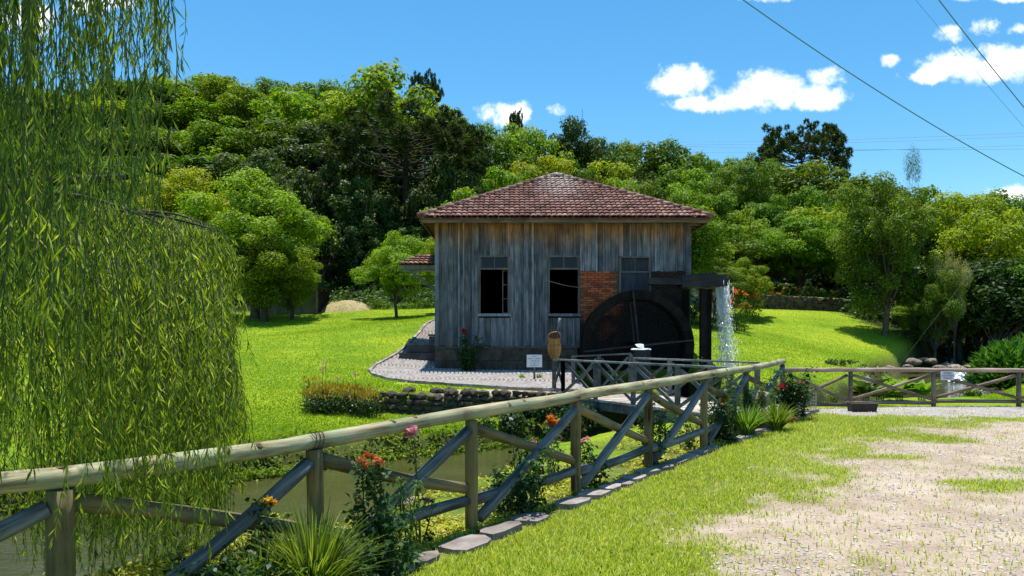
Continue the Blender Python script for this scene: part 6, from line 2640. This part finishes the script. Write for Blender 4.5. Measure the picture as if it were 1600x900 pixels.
# lower hanging mass, on both sides of the fence
for i in range(540):
    px = 374 - 250 * q.random() ** 1.05
    ytop = np.interp(px, [100, 200, 250, 300, 340, 362, 374], [330, 325, 332, 345, 368, 430, 500]) + abs(q.normal()) * 80
    front_ = q.random() < .16
    yf_ = np.interp(px, [95, 490], [3.75, 5.0])
    Y_ = yf_ - q.uniform(.15, .75) if front_ else q.uniform(yf_ + .2, 6.7)
    p = at(px, ytop, Y_)
    ye = np.interp(px, [100, 300, 345, 374], [800, 800, 760, 640]) + q.normal() * (45 if front_ else 70)
    if q.random() < .33:
        ye = ytop + q.uniform(70, 240)
    ze = at(px, ye, Y_).z
    o_ = q.uniform(.02, .25)
    strand((p.x - o_, p.y, p.z), max(ze, hgt(p.x, Y_) + .08), (o_, q.normal() * .08), .058 + .035 * q.random(), .0165, .10, q.uniform(.6, 1.4))
# curtain reaching down over the rail at the far left
for i in range(46):
    px = q.uniform(-30, 140)
    Y_ = q.uniform(2.9, 3.5)
    p = at(px, q.uniform(250, 480), Y_)
    strand(p, at(px, q.uniform(560, 750), Y_).z, (q.normal() * .05, q.normal() * .05), .10, .026)
# strands trailing behind the fence down to the water
for i in range(150):
    px = q.uniform(20, 345)
    Y_ = q.uniform(4.6, 6.4)
    p = at(px, q.uniform(560, 700), Y_)
    strand(p, max(at(px, q.uniform(770, 900), Y_).z, -.72), (q.normal() * .05, q.normal() * .05), .07, .018)
for bp_ in branches:
    for k in range(40):
        t = q.uniform(.2, 1)
        i = t * 8
        j = min(7, int(i))
        p = Vector(bp_[j]).lerp(Vector(bp_[j + 1]), i - j)
        strand(p, p.z - q.uniform(.15, .8), (q.uniform(.05, .30), q.normal() * .12), .085, .016, .08, 1.2)
geoLow, geoL = geoL, []
# upper curtain, nearer
bun = [(236 - 300 * q.random() ** .8, q.uniform(3.0, 5.6)) for _ in range(34)]
for i in range(160):
    bx_, by_ = bun[q.integers(0, 34)]
    px = min(bx_ + q.normal() * 8, 240)
    Y_ = by_ + q.normal() * .12
    ys = -110 - abs(q.normal()) * 50
    p = at(px, ys, Y_)
    ye = q.uniform(160, 700) if px < 150 else q.uniform(90, 400)
    ze = at(px, ye, Y_).z
    strand(p, ze, (q.normal() * .12, q.normal() * .08), .10, .027, .12, .75)
# deeper fill
for i in range(240):
    px = q.uniform(-60, 240)
    Y_ = q.uniform(5.6, 8.0)
    p = at(px, q.uniform(110, 420), Y_)
    strand(p, max(at(px, q.uniform(420, 800), Y_).z, -.72), (q.normal() * .1, q.normal() * .1), .085, .022, .08, .9)
# wisps against the sky
for px, y0, y1, Y_ in ((205, -40, 90, 3.6), (214, -40, 130, 3.7), (222, -40, 60, 3.5), (232, -40, 75, 3.6), (243, -40, 100, 3.6), (250, -40, 118, 3.7), (238, -50, 60, 3.8), (255, 20, 112, 3.6), (190, -40, 118, 3.9), (196, -40, 90, 3.4), (208, 60, 160, 3.7), (170, -40, 90, 3.3), (160, -40, 110, 3.2), (150, -40, 120, 3.4), (180, -40, 70, 3.4), (228, 110, 250, 4.2), (236, 130, 280, 4.3), (220, 120, 300, 4.2), (243, 190, 300, 4.6), (227, -40, 40, 3.3)):
    p = at(px, y0, Y_)
    strand(p, at(px, y1, Y_).z, (.03, 0), .10, .026, .02)
build_np('strands', (np.array(sv), np.array(sf)), M['green_stem'], wroot)
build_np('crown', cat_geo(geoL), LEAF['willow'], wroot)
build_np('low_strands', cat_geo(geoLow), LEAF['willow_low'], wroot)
m.build('trunk', M['bark'], wroot, True)

# ------------------------------------------------------------------ wires and mast
def wire(name, p0, p1, r, mat, label, cat, sag, group=None):
    m = MB()
    p0, p1 = Vector(p0), Vector(p1)
    m.tube([p0.lerp(p1, t) - Vector((0, 0, sag * 4 * t * (1 - t))) for t in np.linspace(0, 1, 25)], r, 5)
    return tag(m.build(name, mat), label, cat, group)


wire('overhead_cable', at(960, -150, 16), at(1760, 352, 22), .014, M['cable'], 'long green overhead cable crossing the sky from upper centre to the right edge', 'cable', .55)
wire('overhead_cable', at(1380, -115, 14), at(1700, 285, 20), .012, M['cable'], 'steeper green overhead cable in the upper right corner', 'cable', .12)
wire('overhead_cable', at(1340, -110, 20), at(1690, 300, 26), .005, M['cable'], 'thin dark wire just left of the steeper green cable', 'cable', .1)
for i, (a, b) in enumerate((((1060, 222), (1700, 202)), ((1060, 226), (1700, 208)), ((1060, 238), (1700, 222)), ((1060, 228), (1700, 231)))):
    wire('power_line', at(a[0], a[1], 330), at(b[0], b[1], 330), .075, M['powerline'], ('topmost', 'second', 'third', 'lowest')[i] + ' of four faint far power lines low in the sky at the right', 'power line', 1.2, 'far power lines')
g0_ = at(1380, 540, 33)
wire('guy_wire', (g0_.x, 33, hgt(g0_.x, 33)), at(1600, 318, 30), .004, M['metal'], 'thin slanting guy wire in front of the dark trees at the right', 'guy wire', .0)
mp_ = at(910, 175, 330)
gz_ = hgt(mp_.x, 330)
mast = thing('radio_mast', 'tiny blue grey lattice radio mast on the skyline right of the dark domed tree', 'mast', (mp_.x, 330, gz_))
m = MB()
for sx, sy in ((-1, -1), (1, -1), (0, 1)):
    m.bar((mp_.x + sx * .9, 330 + sy * .9, gz_), (mp_.x + sx * .45, 330 + sy * .45, mp_.z - 3), .22, .22)
z = gz_ + 2
i = 0
while z < mp_.z - 5:
    s = 1 if i % 2 else -1
    m.bar((mp_.x - s * .7, 329.3, z), (mp_.x + s * .7, 329.3, z + 2.4), .14, .14)
    z += 2.4
    i += 1
m.build('tower', M['mast'], mast)
m = MB()
m.bar((mp_.x, 330, mp_.z - 3), (mp_.x, 330, mp_.z + 1.2), .18, .18)
for dz in (1.0, 2.4):
    m.box(mp_.x - 1.1, mp_.x + 1.1, 329.4, 330.6, mp_.z - 3.6 - dz, mp_.z - 2.8 - dz)
m.build('antenna', M['mast'], mast)

# ------------------------------------------------------------------ grass and gravel
def blades(n, xs_, ys_, h, wd, mat, name, label, lean=.6):
    z = height(xs_, ys_)
    q2 = np.random.default_rng(len(xs_))
    a = q2.uniform(0, 2 * PI, n)
    hh = h * q2.uniform(.5, 1.3, n)
    le = q2.uniform(.2, 1.0, n) * lean
    base = np.stack([xs_, ys_, z - .004], 1)
    side = np.stack([-np.sin(a), np.cos(a), np.zeros(n)], 1) * (wd * q2.uniform(.6, 1.3, n))[:, None] * .5
    tip = base + np.stack([np.cos(a) * le * hh, np.sin(a) * le * hh, hh], 1)
    midp = base + (tip - base) * .5 + np.stack([np.zeros(n), np.zeros(n), hh * .12], 1)
    v = np.stack([base - side, base + side, midp + side * .8, tip, midp - side * .8], 1)
    k = np.arange(n)[:, None] * 5
    f4 = k + np.array([0, 1, 2, 4])
    f3 = k + np.array([4, 2, 3, 3])
    vv = v.reshape(-1, 3)
    tri = np.concatenate([k + np.array([0, 1, 2]), k + np.array([0, 2, 4]), k + np.array([4, 2, 3])])
    o = link(name, np_mesh(name, vv, tri, LEAF[mat]))
    return tag(o, label, 'grass', None, 'stuff')


q = np.random.default_rng(123)
# verge on the near side, density falls with distance
N = 330000
Y_ = 4.6 + (17.0 - 4.6) * q.random(N) ** 1.35
Xr = np.interp(Y_, [p[1] for p in FENCE], [p[0] for p in FENCE]) + q.random(N) * (1.5 + .9 * Y_)
wd_ = wside(Xr, Y_)
dm = dirt_mask(Xr, Y_)
gm = gravel_mask(Xr, Y_)
sp_keep = q.random(N) < np.clip((1 - np.maximum(dm, gm)) ** 1.3 + .05, 0, 1)
edge_x = np.interp(Y_, [p[1] for p in ed], [p[0] for p in ed])
on_kerb = (np.abs(Xr - edge_x) < .19 + .06 * vnoise(Xr, Y_, 3.0, 2)) & (q.random(N) < .85)
bare = (Xr < edge_x) & (vnoise(Xr, Y_, 1.7, 3) < -.1)
keep = sp_keep & ~on_kerb & ~bare & (Xr < 15) & (np.abs(Xr) < Y_ * .75 + .6)
xs2, ys2 = Xr[keep], Y_[keep]
blades(len(xs2), xs2, ys2, .042, .009, 'turf', 'verge_grass', 'short yellow green grass of the verge between the fence and the dirt', .9)
# lawn across the stream: left and right
N = 500000
Y_ = 12.5 + 36 * q.random(N) ** 1.8
px_r = np.where(q.random(N) < .83, q.uniform(180, 1640, N), q.uniform(-420, 1900, N))
Xr = (px_r - 800) / F * Y_
dS, LS, _ = stream_dist(Xr, Y_)
hz_ = height(Xr, Y_)
lit_ = np.interp(Xr, [-60, -22, -12, -3, 6, 8, 18, 20.5, 23, 60], [40, 42, 49, 47.5, 44, 49, 49, 41, 37, 36])
side_far = (Y_ < lit_) & (Y_ > np.interp(Xr, STREAM[:12, 0], STREAM[:12, 1]))
inpath = in_poly(Xr, Y_, PATH_OUT)
inhouse = (Xr > -3.2) & (Xr < 6.4) & (Y_ > 20.0)
browns = (wall_side(Xr, Y_) > -.1) & (wall_side(Xr, Y_) < .9) & (Xr > -1.9) & (Xr < 2.4)
keep = (dS > .45) & (side_far | ((Xr > 13) & (Y_ > 17))) & ~inpath & ~inhouse & ~browns & (Y_ > 12.5)
xs2, ys2 = Xr[keep], Y_[keep]
blades(len(xs2), xs2, ys2, .04, .022, 'lawn', 'lawn_grass', 'bright sunlit mown grass of the lawns beyond the stream', .9)

# loose gravel stones
N = 190000
Y_ = 4.8 + 12 * q.random(N) ** 1.5
Xr = q.uniform(.8, 13, N)
m_ = np.maximum(gravel_mask(Xr, Y_) * 1.0, dirt_mask(Xr, Y_) * .5)
keep = (q.random(N) < m_ * (.35 + .8 * sstep(-.3, .4, vnoise(Xr, Y_, 1.3, 3)))) & (Xr < Y_ * .72 + .4)
xs2, ys2 = Xr[keep], Y_[keep]
n = len(xs2)
z = height(xs2, ys2)
s = .0035 + .015 * q.random(n) ** 5
base = np.stack([xs2, ys2, z + s * .25], 1)
octa = np.array([(1, 0, 0), (0, 1, 0), (-1, 0, 0), (0, -1, 0), (0, 0, .7), (0, 0, -.7)])
a = q.uniform(0, 6.28, n)
ca, sa = np.cos(a), np.sin(a)
ov = octa[None] * q.uniform(.7, 1.4, (n, 6, 1))
rot = np.stack([ov[..., 0] * ca[:, None] - ov[..., 1] * sa[:, None], ov[..., 0] * sa[:, None] + ov[..., 1] * ca[:, None], ov[..., 2]], -1)
V = base[:, None] + rot * s[:, None, None]
k = np.arange(n)[:, None] * 6
tri = np.concatenate([k + np.array(f) for f in ((0, 1, 4), (1, 2, 4), (2, 3, 4), (3, 0, 4))])
M['pebble'] = simple('gravel_stone', (.22, .19, .17), .9, .2, 3, (.50, .45, .41))
go = link('gravel_stones', np_mesh('gravel_stones', V.reshape(-1, 3), tri, M['pebble']))
tag(go, 'loose grey pinkish gravel scattered over the dirt track', 'gravel', None, 'stuff')
